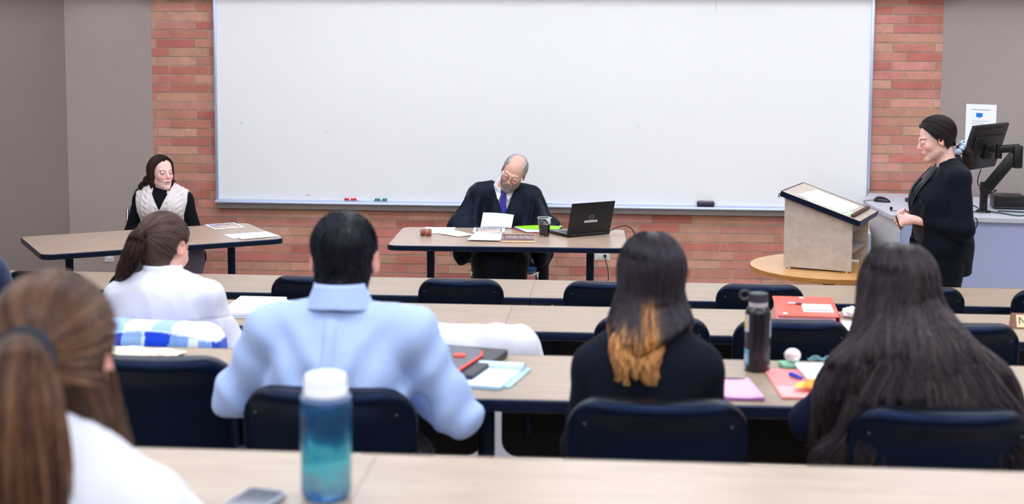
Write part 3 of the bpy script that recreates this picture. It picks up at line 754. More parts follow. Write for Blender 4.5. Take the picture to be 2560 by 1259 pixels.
def lec_paper(name, cx, cy, w_, d_, rz, label, z, m=None, lines=10, curl=0):
    t = thing(name, label, 'paper'); t.matrix_world = Matrix.LocRotScale(Vector((.945, 8.11, .74)), Euler((0, 0, math.atan2(-.15, .383))), None) @ lecm @ Matrix.Translation((cx, cy, z)) @ Matrix.Rotation(rz, 4, 'Z')
    grid_sheet('sheet', lambda u, v: (w_*(u-.5), d_*(v-.5), curl*abs(v-.5)**2), 8, 8, m or M['white'], t, .0008)
    for k in range(lines):
        boxo('text_line', (w_*(-.36+.72*k/max(1, lines-1)), (-.02 if k % 3 == 2 else 0), .0012), (.0016, d_*(.7 if k % 3 != 2 else .5), .0003), lg, t)
lec_paper('paper_sheet', .235, .075, .28, .215, 0, 'far printed page lying on the slanted lectern top', .0205)
lec_paper('paper_sheet', .225, -.085, .28, .215, R(-2), 'near printed page lying on the slanted lectern top', .0225)
lec_paper('folder_sheet', .265, -.13, .27, .17, R(-2), 'pale green sheet peeking from under the lectern page', .0195, mat('pale_green', (205, 222, 190), .7), 0)

# ------------------------------------------------------------------ console desk on the right
t = thing('console_desk', 'grey laminate instructor console desk beneath the monitor', 'desk', (0, 0, 0))
top = [(1.71, 10.02), (1.765, 9.30), (3.25, 9.12), (3.25, 9.86), (2.33, 10.5), (1.83, 10.5)]
bm = bmesh.new(); prism(bm, top, .868, .9, bev=.003); bm_obj('desktop', bm, M['console'], t)
bm = bmesh.new(); prism(bm, [(1.79, 9.325), (1.81, 9.322), (1.76, 10.0), (1.74, 10.0)], .03, .868); bm_obj('end_panel', bm, mat('console_end', (196, 192, 192), .5), t)
bm = bmesh.new(); prism(bm, [(1.82, 9.322), (2.64, 9.222), (2.64, 9.244), (1.82, 9.344)], .03, .866); bm_obj('front_panel', bm, M['consoleface'], t)
bm = bmesh.new(); prism(bm, [(2.648, 9.221), (3.2, 9.155), (3.2, 9.177), (2.648, 9.243)], .03, .866); bm_obj('front_panel', bm, M['consoleface'], t)
bm = bmesh.new(); prism(bm, [(1.795, 9.315), (1.83, 9.311), (1.83, 9.34), (1.795, 9.345)], .0, .868); bm_obj('corner_post', bm, M['console'], t)
bm = bmesh.new(); prism(bm, [(3.18, 9.17), (3.2, 9.17), (3.2, 9.85), (3.18, 9.85)], .0, .866); bm_obj('end_panel', bm, M['console'], t)
bm = bmesh.new(); P = [(1.70, 9.93), (1.625, 9.32), (1.643, 9.318), (1.718, 9.93)]; prism(bm, P, .08, .77)
d = bm_obj('door', bm, mat('console_end', (196, 192, 192)), t)
bm = bmesh.new(); prism(bm, [(1.623, 9.312), (1.645, 9.309), (1.645, 9.32), (1.623, 9.322)], .08, .77); bm_obj('edge_trim', bm, M['alu'], d)
bm = bmesh.new(); tube(bm, [(1.712, 9.93, .15), (1.712, 9.93, .72)], .007, 8); bm_obj('hinge', bm, M['grey'], d)

def monitor():
    t = thing('monitor', 'black flat monitor seen from behind on a jointed desk stand', 'monitor', (2.40, 9.52, 0))
    mt = Matrix.Translation((.012, .02, 1.325)) @ Matrix.Rotation(R(51), 4, 'Z') @ Matrix.Rotation(R(17), 4, 'X')
    bm = bmesh.new(); box(bm, (0, .015, 0), (.50, .03, .31), .006, mtx=mt); box(bm, (-.005, -.004, -.02), (.40, .022, .21), .010, mtx=mt)
    bm_obj('housing', bm, M['blackpl'], t, smooth=True)
    boxo('screen', (0, .031, .0), (.48, .002, .29), mat('screen_glass', (8, 8, 10), .15), t, mtx=mt)
    boxo('vent_slot', (.0, -.001, .135), (.3, .003, .006), M['rubber'], t, mtx=mt)
    boxo('mount_plate', (.0, -.026, -.02), (.1, .02, .1), M['rubber'], t, mtx=mt, bev=.004)
    bm = bmesh.new(); tube(bm, [(.075, -.06, 1.26), (.075, -.06, 1.35)], .021, 14); tube(bm, [(.075, -.06, 1.31), (.02, -.01, 1.31)], .02, 10); bm_obj('swivel', bm, M['blackpl'], t, smooth=True)
    return t
monitor()
t = thing('monitor_stand', 'black jointed monitor stand clamped to the console desk', 'monitor stand', (2.40, 9.52, .9))
bm = bmesh.new(); tube(bm, [(0, -.02, 0), (0, -.02, .012)], [.05, .045], 20); tube(bm, [(0, -.02, .01), (0, -.02, .2)], .026, 16); bm_obj('pole', bm, M['blackpl'], t, smooth=True)
def beam(name, a, b, w_, h_, par, m):
    a = Vector(a); b = Vector(b); d = b-a; L = d.length; q = d.to_track_quat('X', 'Z').to_matrix().to_4x4()
    return boxo(name, (L/2, 0, 0), (L, w_, h_), m, par, mtx=Matrix.Translation(a) @ q, bev=min(w_, h_)*.25)
beam('lower_arm', (-.005, -.02, .13), (.175, -.09, .39), .05, .075, t, M['blackpl'])
beam('elbow_cover', (.185, -.1, .30), (.185, -.1, .45), .05, .06, t, M['blackpl'])
beam('upper_arm', (.2, -.1, .435), (.075, -.07, .42), .04, .05, t, M['blackpl'])
def cable(label, pts, r=.0035, m=None, name='cable'):
    bm = bmesh.new(); tube(bm, spline(pts, 6), r, 6); o = bm_obj(name, bm, m or M['rubber'], None, smooth=True); tag(o, label, 'cable'); return o
cable('black cable looping from the monitor down to its arm pole', [(2.36, 9.44, 1.19), (2.34, 9.43, 1.1), (2.40, 9.45, 1.055), (2.47, 9.46, 1.05), (2.42, 9.47, 1.02), (2.405, 9.47, .97)])
cable('black cable loops lying on the console beside the monitor pole', [(2.12, 9.6, .905), (2.2, 9.55, .93), (2.3, 9.52, .95), (2.36, 9.46, .925), (2.3, 9.42, .906), (2.2, 9.43, .906), (2.14, 9.5, .906)])
cable('thin green cable hanging over the console front near the screen', [(2.43, 9.5, .906), (2.5, 9.4, .906), (2.56, 9.3, .906), (2.62, 9.32, .906), (2.7, 9.42, .906), (2.62, 9.5, .906), (2.5, 9.52, .906)], .004, mat('cable_green', (30, 62, 58), .5))
cable('black cable drooping over the console front behind the woman', [(2.2, 9.5, .906), (2.26, 9.35, .908), (2.29, 9.22, .89), (2.285, 9.2, .84), (2.24, 9.2, .8), (2.19, 9.2, .785)])
t = thing('equipment_box', 'black low electronics box on the console behind the arm', 'box', (2.62, 9.75, .9), R(-6))
boxo('case', (0, 0, .045), (.2, .2, .09), M['blackpl'], t, bev=.006)
boxo('front_recess', (0, -.101, .055), (.17, .004, .05), mat('glossy_black', (30, 26, 28), .15), t)
boxo('front_strip', (0, -.102, .014), (.19, .003, .006), mat('dark_grey_strip', (70, 70, 78), .4), t)
# computer mouse
t = thing('computer_mouse', 'black computer mouse on the grey console desk corner', 'computer mouse', (1.83, 9.98, .9), R(-35))
bm = bmesh.new(); bmesh.ops.create_uvsphere(bm, u_segments=24, v_segments=14, radius=1); bmesh.ops.scale(bm, vec=(.062, .034, .034), verts=bm.verts)
for v in bm.verts:
    v.co.z = max(v.co.z, 0)+.002
    v.co.z *= 1-.25*(v.co.x/.062)
bm_obj('shell', bm, mat('mouse_black', (14, 15, 20), .25), t, smooth='all')
bm = bmesh.new(); tube(bm, [(-.03, -.004, .031), (-.03, .004, .031)], .008, 12); bm_obj('scroll_wheel', bm, M['grey'], t, smooth=True)
bm = bmesh.new(); tube(bm, spline([(-.06, 0, .008), (-.085, -.03, .006), (-.1, -.07, .005), (-.06, -.13, .004)]), .002, 6); bm_obj('cord', bm, M['rubber'], t, smooth=True)
t = thing('usb_hub', 'small black hub block on the console behind the hands', 'hub', (2.06, 10.0, .9), R(5))
boxo('case', (0, 0, .014), (.13, .05, .026), M['blackpl'], t, bev=.004)
boxo('port_row', (0, -.026, .014), (.1, .002, .008), M['grey'], t)
cable('black cord hanging down beside the lectern', [(1.56, 9.2, .9), (1.53, 9.2, .82), (1.52, 9.22, .7), (1.54, 9.2, .6), (1.53, 9.2, .5), (1.5, 9.2, .3), (1.52, 9.2, .02)], .003) if False else None
t = thing('lapel_microphone', 'tiny black microphone with thin wire on the console corner', 'microphone', (1.80, 9.48, .9))
bm = bmesh.new(); bmesh.ops.create_uvsphere(bm, u_segments=12, v_segments=8, radius=.011, matrix=Matrix.Translation((0, 0, .02))); tube(bm, [(0, 0, 0), (0, 0, .02)], .005, 8); bm_obj('head', bm, M['rubber'], t, smooth=True)
bm = bmesh.new(); tube(bm, spline([(0, 0, .006), (.04, -.02, .004), (.09, -.02, .003), (.15, 0, .003)]), .0018, 6); bm_obj('wire', bm, M['rubber'], t)
# ------------------------------------------------------------------ student desk rows
DESK_D = .52
ROWS = [(7.08, .74, 0.0), (5.40, .935, .195), (3.67, 1.13, .39), (2.03, 1.325, .585)]
rownames = ['first row nearest the board', 'second row', 'third row', 'row nearest the camera']
def desk_section(x0, x1, yn, z, fl, label, grp):
    t = thing('row_desk', label, 'desk', ((x0+x1)/2, yn+DESK_D/2, fl), group=grp)
    W = x1-x0; h = z-fl
    boxo('worktop', (0, .004, h-.013), (W-.0015, DESK_D-.012, .026), M['laminate'], t)
    bm = bmesh.new()
    box(bm, (0, -DESK_D/2+.006, h-.0165), (W-.0015, .018, .034), .006); box(bm, (0, DESK_D/2-.005, h-.0165), (W-.0015, .008, .033), .002)
    bm_obj('edge_band', bm, M['edge'], t, smooth=True)
    # legs: column, foot, bracket
    n = 3
    for i, lx in enumerate((0.0, W/2-.075) if x0 > -1 else (-W/2+.08, 0, W/2+.075)):
        bm = bmesh.new(); box(bm, (lx, .0, h/2), (.045, .06, h-.05), .006); box(bm, (lx, 0, .015), (.06, .42, .03), .008); box(bm, (lx, 0, h-.04), (.05, .4, .025), .004)
        bm_obj('leg', bm, M['blackmetal'], t, smooth=True)
    # hanging modesty panels with rounded lower corners
    edges = [(-W/2+.102, -.03), (.03, W/2-.10)] if x0 > -1 else [(-W/2+.10, -.03), (.03, W/2+.045)]
    for a, b in edges:
        bm = bmesh.new(); P = rrect(b-a, .5, .05, 6, (a+b)/2, 0)
        P = [(x, min(y, .0)) for x, y in P]
        Q = [P[0]]
        for p in P[1:]:
            if abs(p[0]-Q[-1][0]) > 1e-6 or abs(p[1]-Q[-1][1]) > 1e-6: Q.append(p)
        if abs(Q[0][0]-Q[-1][0]) < 1e-6 and abs(Q[0][1]-Q[-1][1]) < 1e-6: Q.pop()
        mt = Matrix.Translation((0, DESK_D/2-.06, h-.045)) @ Matrix.Rotation(R(90), 4, 'X')
        prism(bm, Q, -.006, .006, mtx=mt); bm_obj('modesty_panel', bm, M['modesty'], t)
    for a, b in edges:
        for q in (.08, b-a-.1): boxo('panel_bracket', (a+q, DESK_D/2-.08, h-.13), (.022, .012, .19), M['blackmetal'], t, bev=.003)
    return t
SEAM = -.44
for (yn, z, fl), rn in zip(ROWS, rownames):
    g = None
    desk_section(SEAM-3.0, SEAM, yn, z, fl, 'long beige desk in the %s, section left of the seam' % rn, 'student desk rows')
    desk_section(SEAM, SEAM+3.0, yn, z, fl, 'long beige desk in the %s, section right of the seam' % rn, 'student desk rows')

# ------------------------------------------------------------------ student chairs
def student_chair(label, loc, rz):
    t = thing('student_chair', label, 'chair', loc, rz, 'black student chairs behind the desks')
    HW, ZB, ZT, RC = .215, .40, .862, .085
    nu, nv = 40, 26
    us = [math.sin(math.pi/2*(2*i/nu-1)) for i in range(nu+1)]
    def ztop(x):
        d = abs(x)-(HW-RC); return ZT-.004*(x/HW)**2-(RC-math.sqrt(max(0, RC*RC-d*d)) if d > 0 else 0)
    def zbot(x):
        d = abs(x)-(HW-.06); return ZB+(.06-math.sqrt(max(0, .0036-d*d)) if d > 0 else 0)
    bm = bmesh.new(); Fv = []; Bv = []
    for u in us:
        x = u*HW; fr = []; br = []
        for j in range(nv+1):
            v = j/nv; zt = ztop(x); z = zbot(x)+(zt-zbot(x))*v
            yf = -.2+.035*u*u-(z-.4)*.12
            s = max(0, (z-(ZT-.10))/.10); s = s*s*(3-2*s)
            th = .014+.052*max(0, 1-u*u)**.8*s+.006*(abs(u) > .93)
            e = min(1, (zt-z)/.012)*min(1, (1-abs(u))/.02+.25); th *= .55+.45*min(1, e)
            fr.append(bm.verts.new((x, yf, z))); br.append(bm.verts.new((x, yf-th, z-.006*s)))
        Fv.append(fr); Bv.append(br)
    for i in range(nu):
        for j in range(nv):
            bm.faces.new((Fv[i][j], Fv[i][j+1], Fv[i+1][j+1], Fv[i+1][j])); bm.faces.new((Bv[i][j], Bv[i+1][j], Bv[i+1][j+1], Bv[i][j+1]))
        bm.faces.new((Fv[i][0], Fv[i+1][0], Bv[i+1][0], Bv[i][0])); bm.faces.new((Fv[i][nv], Bv[i][nv], Bv[i+1][nv], Fv[i+1][nv]))
    for j in range(nv):
        bm.faces.new((Fv[0][j], Bv[0][j], Bv[0][j+1], Fv[0][j+1])); bm.faces.new((Fv[nu][j], Fv[nu][j+1], Bv[nu][j+1], Bv[nu][j]))
    bk = bm_obj('backrest', bm, M['plastic'], t, smooth='all')
    for s in (-1, 1):
        bm = bmesh.new(); bmesh.ops.create_uvsphere(bm, u_segments=10, v_segments=6, radius=.0035, matrix=Matrix.Translation((s*.172, -.2695, .80)))
        bm_obj('screw', bm, mat('screw_metal', (60, 66, 78), .4, .5), bk, smooth='all')
    # seat shell
    def seatf(u, v):
        x = (u-.5)*.44*(1-.12*(1-v)); y = -.2+.42*v; z = .43+.03*(2*u-1)**2-.05*max(0, v-.8)**2*10-.012*math.sin(math.pi*v)+.05*max(0, .15-v)*3
        return (x, y, z)
    grid_sheet('seat', seatf, 14, 14, M['plastic'], t, .012)
    for s in (-1, 1):
        bm = bmesh.new(); tube(bm, spline([(s*.215, -.235, .70), (s*.218, -.21, .55), (s*.215, -.17, .42), (s*.22, -.2, .2), (s*.23, -.24, .012)], 5), .0115, 10); bm_obj('leg', bm, M['blackmetal'], t, smooth=True)
        bm = bmesh.new(); tube(bm, spline([(s*.205, -.15, .40), (s*.2, .1, .40), (s*.205, .17, .38), (s*.22, .22, .2), (s*.23, .25, .012)], 5), .0115, 10); bm_obj('leg', bm, M['blackmetal'], t, smooth=True)
    bm = bmesh.new()
    for y in (-.12, .14): tube(bm, [(-.205, y, .402), (.205, y, .402)], .0095, 8)
    bm_obj('seat_brace', bm, M['blackmetal'], t, smooth=True)
    return t
ch0 = [None]
def chair(label, x, yback, fl, rz=0):
    """x, y of the backrest top centre"""
    dx, dy = .27*math.sin(rz)*-1, .27*math.cos(rz)
    loc = (x+dx, yback+dy, fl)
    if ch0[0] is None: ch0[0] = student_chair(label, loc, rz); return ch0[0]
    c = copy_tree(ch0[0]); c['label'] = label; c.location = loc; c.rotation_euler = (0, 0, rz); return c
c1 = 'black student chair in the first row, '
for x, l in ((-2.9, 'at the far left beyond the brown ponytail'), (-2.36, 'mostly hidden by the white bloused girl'), (-1.52, 'beyond the left shoulder of the blue shirt'),
             (-.775, 'in front of the robed man\'s table'), (-.05, 'beyond the dark hair with orange tips'), (.70, 'beyond the tall black bottle'),
             (1.47, 'between the standing woman and the long haired girl'), (2.12, 'at the far right edge')):
    chair(c1+l, x, 6.90, 0, 0)
c2 = 'black student chair in the second row, '
chair(c2+'with the plaid shirt over its back', -1.60, 4.76, .195, R(-3))
chair(c2+'under the white coat', -.50, 4.76, .195, R(3))
chair(c2+'right of the orange tipped hair', .13, 5.13, .195)
chair(c2+'behind the red binder', .64, 5.13, .195)
chair(c2+'at the right edge beyond the long hair', 1.24, 5.13, .195)
chair(c2+'at the far left under the navy jacket', -2.42, 4.80, .195)
c3 = 'black student chair in the third row, '
chair(c3+'empty and pushed in behind the left desk', -1.21, 3.56, .39, R(2))
chair(c3+'holding the boy in the blue shirt', -.695, 3.30, .385)
chair(c3+'holding the girl with orange hair tips', .10, 3.27, .385)
chair(c3+'holding the girl with very long dark hair', .755, 3.25, .385)
chair('black student chair in the nearest row under the foreground ponytail girl', -.86, 1.52, .585)

# chrome chair with blue seat for the robed man
def chrome_chair(label, loc, rz):
    t = thing('chrome_chair', label, 'chair', loc, rz)
    bm = bmesh.new(); prism(bm, rrect(.45, .44, .09), .425, .465, bev=.012); bm_obj('seat', bm, M['blueseat'], t, smooth='all')
    bm = bmesh.new(); P = [(x, y, .418) for x, y in rrect(.47, .46, .1)]; tube(bm, P, .011, 8, closed=True); bm_obj('seat_rim', bm, M['chrome'], t, smooth=True)
    for s in (-1, 1):
        bm = bmesh.new(); tube(bm, spline([(s*.21, .2, .0), (s*.225, .19, .2), (s*.225, .15, .4), (s*.225, .0, .41)], 5), .0115, 10); bm_obj('leg', bm, M['chrome'], t, smooth=True)
        bm = bmesh.new(); tube(bm, spline([(s*.22, -.24, .0), (s*.235, -.2, .3), (s*.235, -.2, .5), (s*.225, -.25, .8)], 5), .0115, 10); bm_obj('leg', bm, M['chrome'], t, smooth=True)
    bm = bmesh.new(); box(bm, (0, -.245, .7), (.42, .035, .26), .015); bm_obj('backrest', bm, M['blueseat'], t, smooth=True)
    return t
chrome_chair('chrome framed chair with blue seat under the robed man', (-.775, 9.80, 0), R(180))
chrome_chair('chrome chair under the witness in the knit vest', (-3.15, 9.62, 0), R(205))

# ------------------------------------------------------------------ things on the robed man's table
TZ = .7415
def paper(label, P, z=TZ, m=None, name='paper_sheet', lines=0, h=.0009, wav=.0015):
    """P = four corners (x,y) in order; slightly wavy sheet; printed lines run along P0->P1"""
    c = [sum(p[i] for p in P)/4 for i in (0, 1)]
    t = thing(name, label, 'paper', (c[0], c[1], z))
    Q = [(p[0]-c[0], p[1]-c[1]) for p in P]
    ph = random.Random(int(abs(c[0])*1e4)).uniform(0, 6)
    def f(u, v, dz=0):
        x = (1-u)*(1-v)*Q[0][0]+u*(1-v)*Q[1][0]+u*v*Q[2][0]+(1-u)*v*Q[3][0]
        y = (1-u)*(1-v)*Q[0][1]+u*(1-v)*Q[1][1]+u*v*Q[2][1]+(1-u)*v*Q[3][1]
        return (x, y, .0004+dz+wav*(.5+.5*math.sin(u*4+ph)*math.cos(v*3+ph)))
    grid_sheet('sheet', f, 10, 10, m or M['white'], t, h)
    for k in range(lines):
        v = .12+.76*k/max(1, lines-1)
        bm = bmesh.new(); a = .1; b = .9 if k % 4 != 3 else .6
        vv = [bm.verts.new(f(a+(b-a)*i/8, v-.008, .0008)) for i in range(9)]; ww = [bm.verts.new(f(a+(b-a)*i/8, v+.008, .0008)) for i in range(9)]
        for i in range(8): bm.faces.new((vv[i], vv[i+1], ww[i+1], ww[i]))
        bm_obj('text_line', bm, mat('print_pale', (196, 198, 208), .7), t)
    return t, f
def photo_print(label, P, z):
    t, f = paper(label, P, z, name='photo_print', wav=.0008)
    t['category'] = 'printed photo'
    sky = mat('print_lilac', (165, 160, 190), .6); sand = mat('print_sand', (214, 184, 170), .6); dk = mat('print_dark', (78, 76, 92), .6)
    def patch(u0, u1, v0, v1, m, dz=.0009, nm='picture_area'):
        bm = bmesh.new(); n = 6
        V = [[bm.verts.new(f(u0+(u1-u0)*i/n, v0+(v1-v0)*j/n, dz)) for j in range(n+1)] for i in range(n+1)]
        for i in range(n):
            for j in range(n): bm.faces.new((V[i][j], V[i+1][j], V[i+1][j+1], V[i][j+1]))
        bm_obj(nm, bm, m, t)
    patch(.1, .9, .12, .62, sand); patch(.1, .9, .62, .88, sky, nm='picture_sky'); patch(.1, .135, .12, .88, dk, .0012, 'picture_edge'); patch(.865, .9, .12, .88, dk, .0012, 'picture_edge')
    rr = random.Random(3)
    for k in range(9):
        u = rr.uniform(.18, .8); v = rr.uniform(.3, .7); patch(u, u+rr.uniform(.03, .09), v, v+rr.uniform(.04, .08), rr.choice([mat('print_orange', (214, 140, 96)), dk, mat('print_mauve', (140, 110, 120))]), .0014, 'picture_figure')
    patch(.3, .62, .78, .83, dk, .0014, 'picture_caption')
paper('blank white page beside the wooden gavel', [(-1.225, 9.225), (-1.09, 9.235), (-1.095, 9.515), (-1.31, 9.51)])
paper('printed white sheet lying askew left of the photo print', [(-1.17, 9.2), (-1.03, 9.08), (-.93, 9.16), (-1.08, 9.37)], TZ+.002, lines=7)
photo_print('printed colour photo on the robed man\'s table', [(-.955, 9.265), (-.745, 9.285), (-.757, 9.49), (-.972, 9.49)], TZ+.0045)
paper('white printed pages at the table front left of the nameplate', [(-.954, 8.915), (-.742, 8.91), (-.748, 9.23), (-.94, 9.245)], TZ+.0075, lines=6)
# wooden gavel head
t = thing('gavel', 'small turned wooden gavel lying on its side on the table', 'gavel', (-1.243, 9.1, TZ+.0235))
gm = wood_material('gavel_wood', (120, 62, 36), (160, 92, 56), .3, (20, 4, 4), .4)
bm = bmesh.new(); pf = [(.0, -.036), (.02, -.036), (.0235, -.033), (.0235, -.026), (.02, -.024), (.0235, -.021), (.0235, -.015), (.02, -.013), (.022, -.009), (.0215, 0), (.022, .009), (.02, .013), (.0235, .015), (.0235, .021), (.02, .024), (.0235, .026), (.0235, .033), (.02, .036), (0, .036)]
lathe(bm, pf, 28); bmesh.ops.transform(bm, matrix=Matrix.Rotation(R(90), 4, 'Y'), verts=bm.verts); bm_obj('head', bm, gm, t, smooth=True)
bm = bmesh.new(); tube(bm, [(0, .02, 0), (0, .07, -.004), (-.006, .16, -.011), (-.008, .21, -.012)], [.006, .007, .008, .010], 12); bm_obj('handle', bm, gm, t, smooth=True)
# nameplate
def nameplate(label, loc, rz, w_, s, holder, face, ink, ls):
    t = thing('nameplate', label, 'nameplate', loc, rz)
    bm = bmesh.new(); mt = Matrix.Rotation(R(-12), 4, 'X')
    box(bm, (0, .012, .004), (w_, .05, .008), .001); bm_obj('base', bm, holder, t)
    boxo('plate', (0, 0, .03), (w_, .004, .05), face, t, mtx=mt)
    bm = bmesh.new(); box(bm, (0, -.003, .053), (w_, .002, .003), mtx=mt); box(bm, (w_/2-.0015, -.003, .03), (.003, .002, .05), mtx=mt); box(bm, (0, -.004, .006), (w_, .006, .006), mtx=mt); bm_obj('rim', bm, holder, t)
    text('lettering', s, ls, mt @ Matrix.Translation((0, -.0026, .031)) @ Matrix.Rotation(R(90), 4, 'X'), ink, t, .0004)
nameplate('taupe nameplate reading J. STEVEN PATRICK in a brass coloured holder', (-.626, 8.895, TZ+.001), R(1.5), .21, 'J. STEVEN PATRICK', mat('pale_brass', (236, 206, 160), .35, .4), mat('plate_taupe', (134, 112, 116), .5), M['white'], .0235)
# plastic cup of dark coffee
t = thing('coffee_cup', 'clear plastic cup of black coffee beside the open laptop', 'cup', (-.477, 9.18, TZ))
clear = mat('clear_plastic', (250, 250, 250), .06, trans=1, ior=1.3)
bm = bmesh.new(); pf = [(.0, .002), (.031, .002), (.033, .006), (.0345, .03), (.0385, .075), (.039, .082), (.041, .084), (.0435, .118), (.0475, .12), (.0475, .123), (.0455, .124), (.0425, .1195), (.040, .086), (.0375, .0815), (.033, .03), (.0315, .008), (0, .006)]
rings = []
n = 40
for r_, z_ in pf: rings.append([bm.verts.new((max(r_, 1e-4)*math.cos(2*math.pi*k/n), max(r_, 1e-4)*math.sin(2*math.pi*k/n), z_)) for k in range(n)])
for i in range(len(rings)-1):
    for k in range(n): bm.faces.new((rings[i][k], rings[i][(k+1) % n], rings[i+1][(k+1) % n], rings[i+1][k]))
bm_obj('cup_wall', bm, clear, t, smooth='all')
bm = bmesh.new(); lathe(bm, [(.031, .007), (.0328, .03), (.0372, .079)], 40); bm_obj('coffee', bm, mat('coffee', (22, 12, 14), .08), t, smooth=True)
bm = bmesh.new(); tube(bm, [(.046*math.cos(a), .046*math.sin(a), .122) for a in [2*math.pi*k/32 for k in range(32)]], .0018, 6, closed=True); bm_obj('rim', bm, mat('cup_rim', (235, 238, 240), .2), t, smooth=True)
# green folder with coloured tabs over a red binder
t = thing('green_folder', 'bright green folder of papers with coloured divider tabs', 'folder', (0, 0, TZ))
def slab(name, P, z, h, col, par, m=None):
    bm = bmesh.new(); prism(bm, P, z, z+h); return bm_obj(name, bm, m or mat('card_%d_%d_%d' % col, col, .5), par)
slab('red_divider', [(-.73, 9.52), (-.6, 9.30), (-.40, 9.31), (-.42, 9.52)], .0005, .0018, (214, 48, 60), t)
slab('blue_divider', [(-.715, 9.54), (-.605, 9.31), (-.42, 9.33), (-.43, 9.53)], .0025, .0018, (30, 110, 170), t)
slab('paper_stack', [(-.70, 9.545), (-.60, 9.315), (-.415, 9.335), (-.40, 9.42), (-.43, 9.535)], .0045, .003, (236, 244, 240), t)
bm = bmesh.new(); V = [bm.verts.new(v) for v in ((-.705, 9.55, .008), (-.62, 9.43, .009), (-.395, 9.41, .012), (-.375, 9.53, .016), (-.52, 9.54, .02))]; bm.faces.new(V)
r_ = bmesh.ops.extrude_face_region(bm, geom=list(bm.faces)); bmesh.ops.translate(bm, vec=(0, 0, .002), verts=[g for g in r_['geom'] if isinstance(g, bmesh.types.BMVert)])
bm_obj('cover', bm, mat('lime_card', (150, 226, 40), .5), t)
t = thing('red_ring_binder', 'open pinkish red ring binder between coffee cup and laptop', 'binder', (0, 0, TZ))
slab('cover', [(-.39, 9.50), (-.27, 9.42), (-.2, 9.52), (-.3, 9.53)], .0005, .004, (232, 100, 100), t)
slab('paper_stack', [(-.29, 9.49), (-.235, 9.44), (-.19, 9.52), (-.24, 9.53)], .005, .004, (244, 246, 250), t)
slab('paper_note', [(-.40, 9.36), (-.345, 9.32), (-.3, 9.36), (-.35, 9.4)], .0005, .003, (236, 234, 222), t)
for k, (x, y) in enumerate(((-.385, 9.5), (-.325, 9.44))):
    bm = bmesh.new(); tube(bm, [(x+.02*math.cos(a), y-.005*math.cos(a), .005+.022*math.sin(a)) for a in [math.pi*i/10 for i in range(11)]], .0012, 6); bm_obj('ring', bm, M['chrome'], t, smooth=True)
# laptop (seen from behind, open towards the wall)
def laptop():
    ang = math.atan2(9.322-9.137, -.055+.323)
    t = thing('laptop', 'open black laptop with round maker logo, its lid facing the camera', 'laptop', (-.189, 9.232, TZ), ang)
    W_ = .335
    bm = bmesh.new(); box(bm, (0, .115, .010), (W_, .235, .018), .004); b = bm_obj('base', bm, mat('laptop_black', (16, 16, 20), .35), t, smooth=True)
    boxo('palm_deck', (0, .12, .0195), (W_-.012, .22, .001), mat('laptop_deck', (110, 106, 116), .4), b)
    boxo('keyboard', (0, .095, .0205), (.28, .1, .0012), mat('laptop_keys', (60, 58, 66), .5), b)
    lt = Matrix.Translation((0, .002, .018)) @ Matrix.Rotation(R(16), 4, 'X')
    bm = bmesh.new(); box(bm, (0, 0, .108), (W_, .007, .218), .003, mtx=lt); l = bm_obj('lid', bm, mat('laptop_lid', (17, 17, 21), .38), t, smooth=True)
    boxo('screen', (0, .004, .112), (W_-.02, .001, .19), mat('screen_glass', (8, 8, 10), .15), l, mtx=lt)
    gl = mat('logo_silver', (150, 152, 160), .4, .5)
    bm = bmesh.new(); tube(bm, [(.018*math.cos(a), -.0042, .112+.018*math.sin(a)) for a in [2*math.pi*k/36 for k in range(36)]], .0012, 6, closed=True); bmesh.ops.transform(bm, matrix=lt, verts=bm.verts); bm_obj('logo_ring', bm, gl, l, smooth=True)
    text('logo_letters', 'DELL', .0105, lt @ Matrix.Translation((0, -.0036, .112)) @ Matrix.Rotation(R(90), 4, 'X'), gl, l, .0005)
    boxo('label_strip', (.0, -.0042, .085), (.1, .0012, .014), mat('strip_white', (225, 225, 235), .5), l, mtx=lt)
    for k in range(3): boxo('label_text', (0, -.0052, .0885-k*.004), (.088-.02*(k == 2), .0004, .0012), M['grey'], l, mtx=lt)
    bm = bmesh.new(); tube(bm, [(-.14, 0, .012), (.14, 0, .012)], .007, 10); bm_obj('hinge', bm, M['blackpl'], t, smooth=True)
    boxo('power_jack', (W_/2+.012, .06, .009), (.026, .012, .008), M['ink'], t)
laptop()

# ------------------------------------------------------------------ on the left table
photo_print('printed colour photo on the askew left table', [(-2.686, 9.245), (-2.515, 9.375), (-2.652, 9.585), (-2.825, 9.465)], TZ)
paper('white pages fanned at the corner of the askew left table, upper sheet', [(-2.39, 8.82), (-2.175, 8.985), (-2.32, 9.18), (-2.52, 9.03)], TZ+.002, lines=6)
paper('white pages fanned at the corner of the askew left table, lower sheet', [(-2.46, 8.86), (-2.30, 8.94), (-2.40, 9.16), (-2.565, 9.02)], TZ, lines=3)
boxo_ = None

# ------------------------------------------------------------------ second row desk items
z2 = .9365
t = thing('notebook', 'thick white notebook with grey cover edge on the second row desk', 'notebook', (-1.505, 5.715, z2), R(-1))
bk = [(-.09, -.17), (.12, -.17), (.1, .17), (-.1, .17)]
slab('back_cover', [(-.1, -.18), (.13, -.18), (.11, .18), (-.11, .18)], 0, .003, (226, 228, 232), t)
slab('page_block', bk, .003, .016, (250, 250, 253), t); slab('blue_divider', [(-.095, -.175), (.12, -.175), (.105, .17), (-.105, .17)], .009, .0014, (150, 180, 205), t); slab('top_page', bk, .0195, .0012, (252, 252, 254), t)
t = thing('red_binder', 'red binder with white label strip on the second row desk', 'binder', (.765, 5.75, z2), R(-2))
rb = mat('binder_red', (232, 84, 66), .4)
boxo('cover', (0, .03, .042), (.245, .30, .004), rb, t, bev=.001, mtx=Matrix.Rotation(R(4), 4, 'X')); boxo('cover', (0, .03, .002), (.245, .30, .004), rb, t, bev=.001)
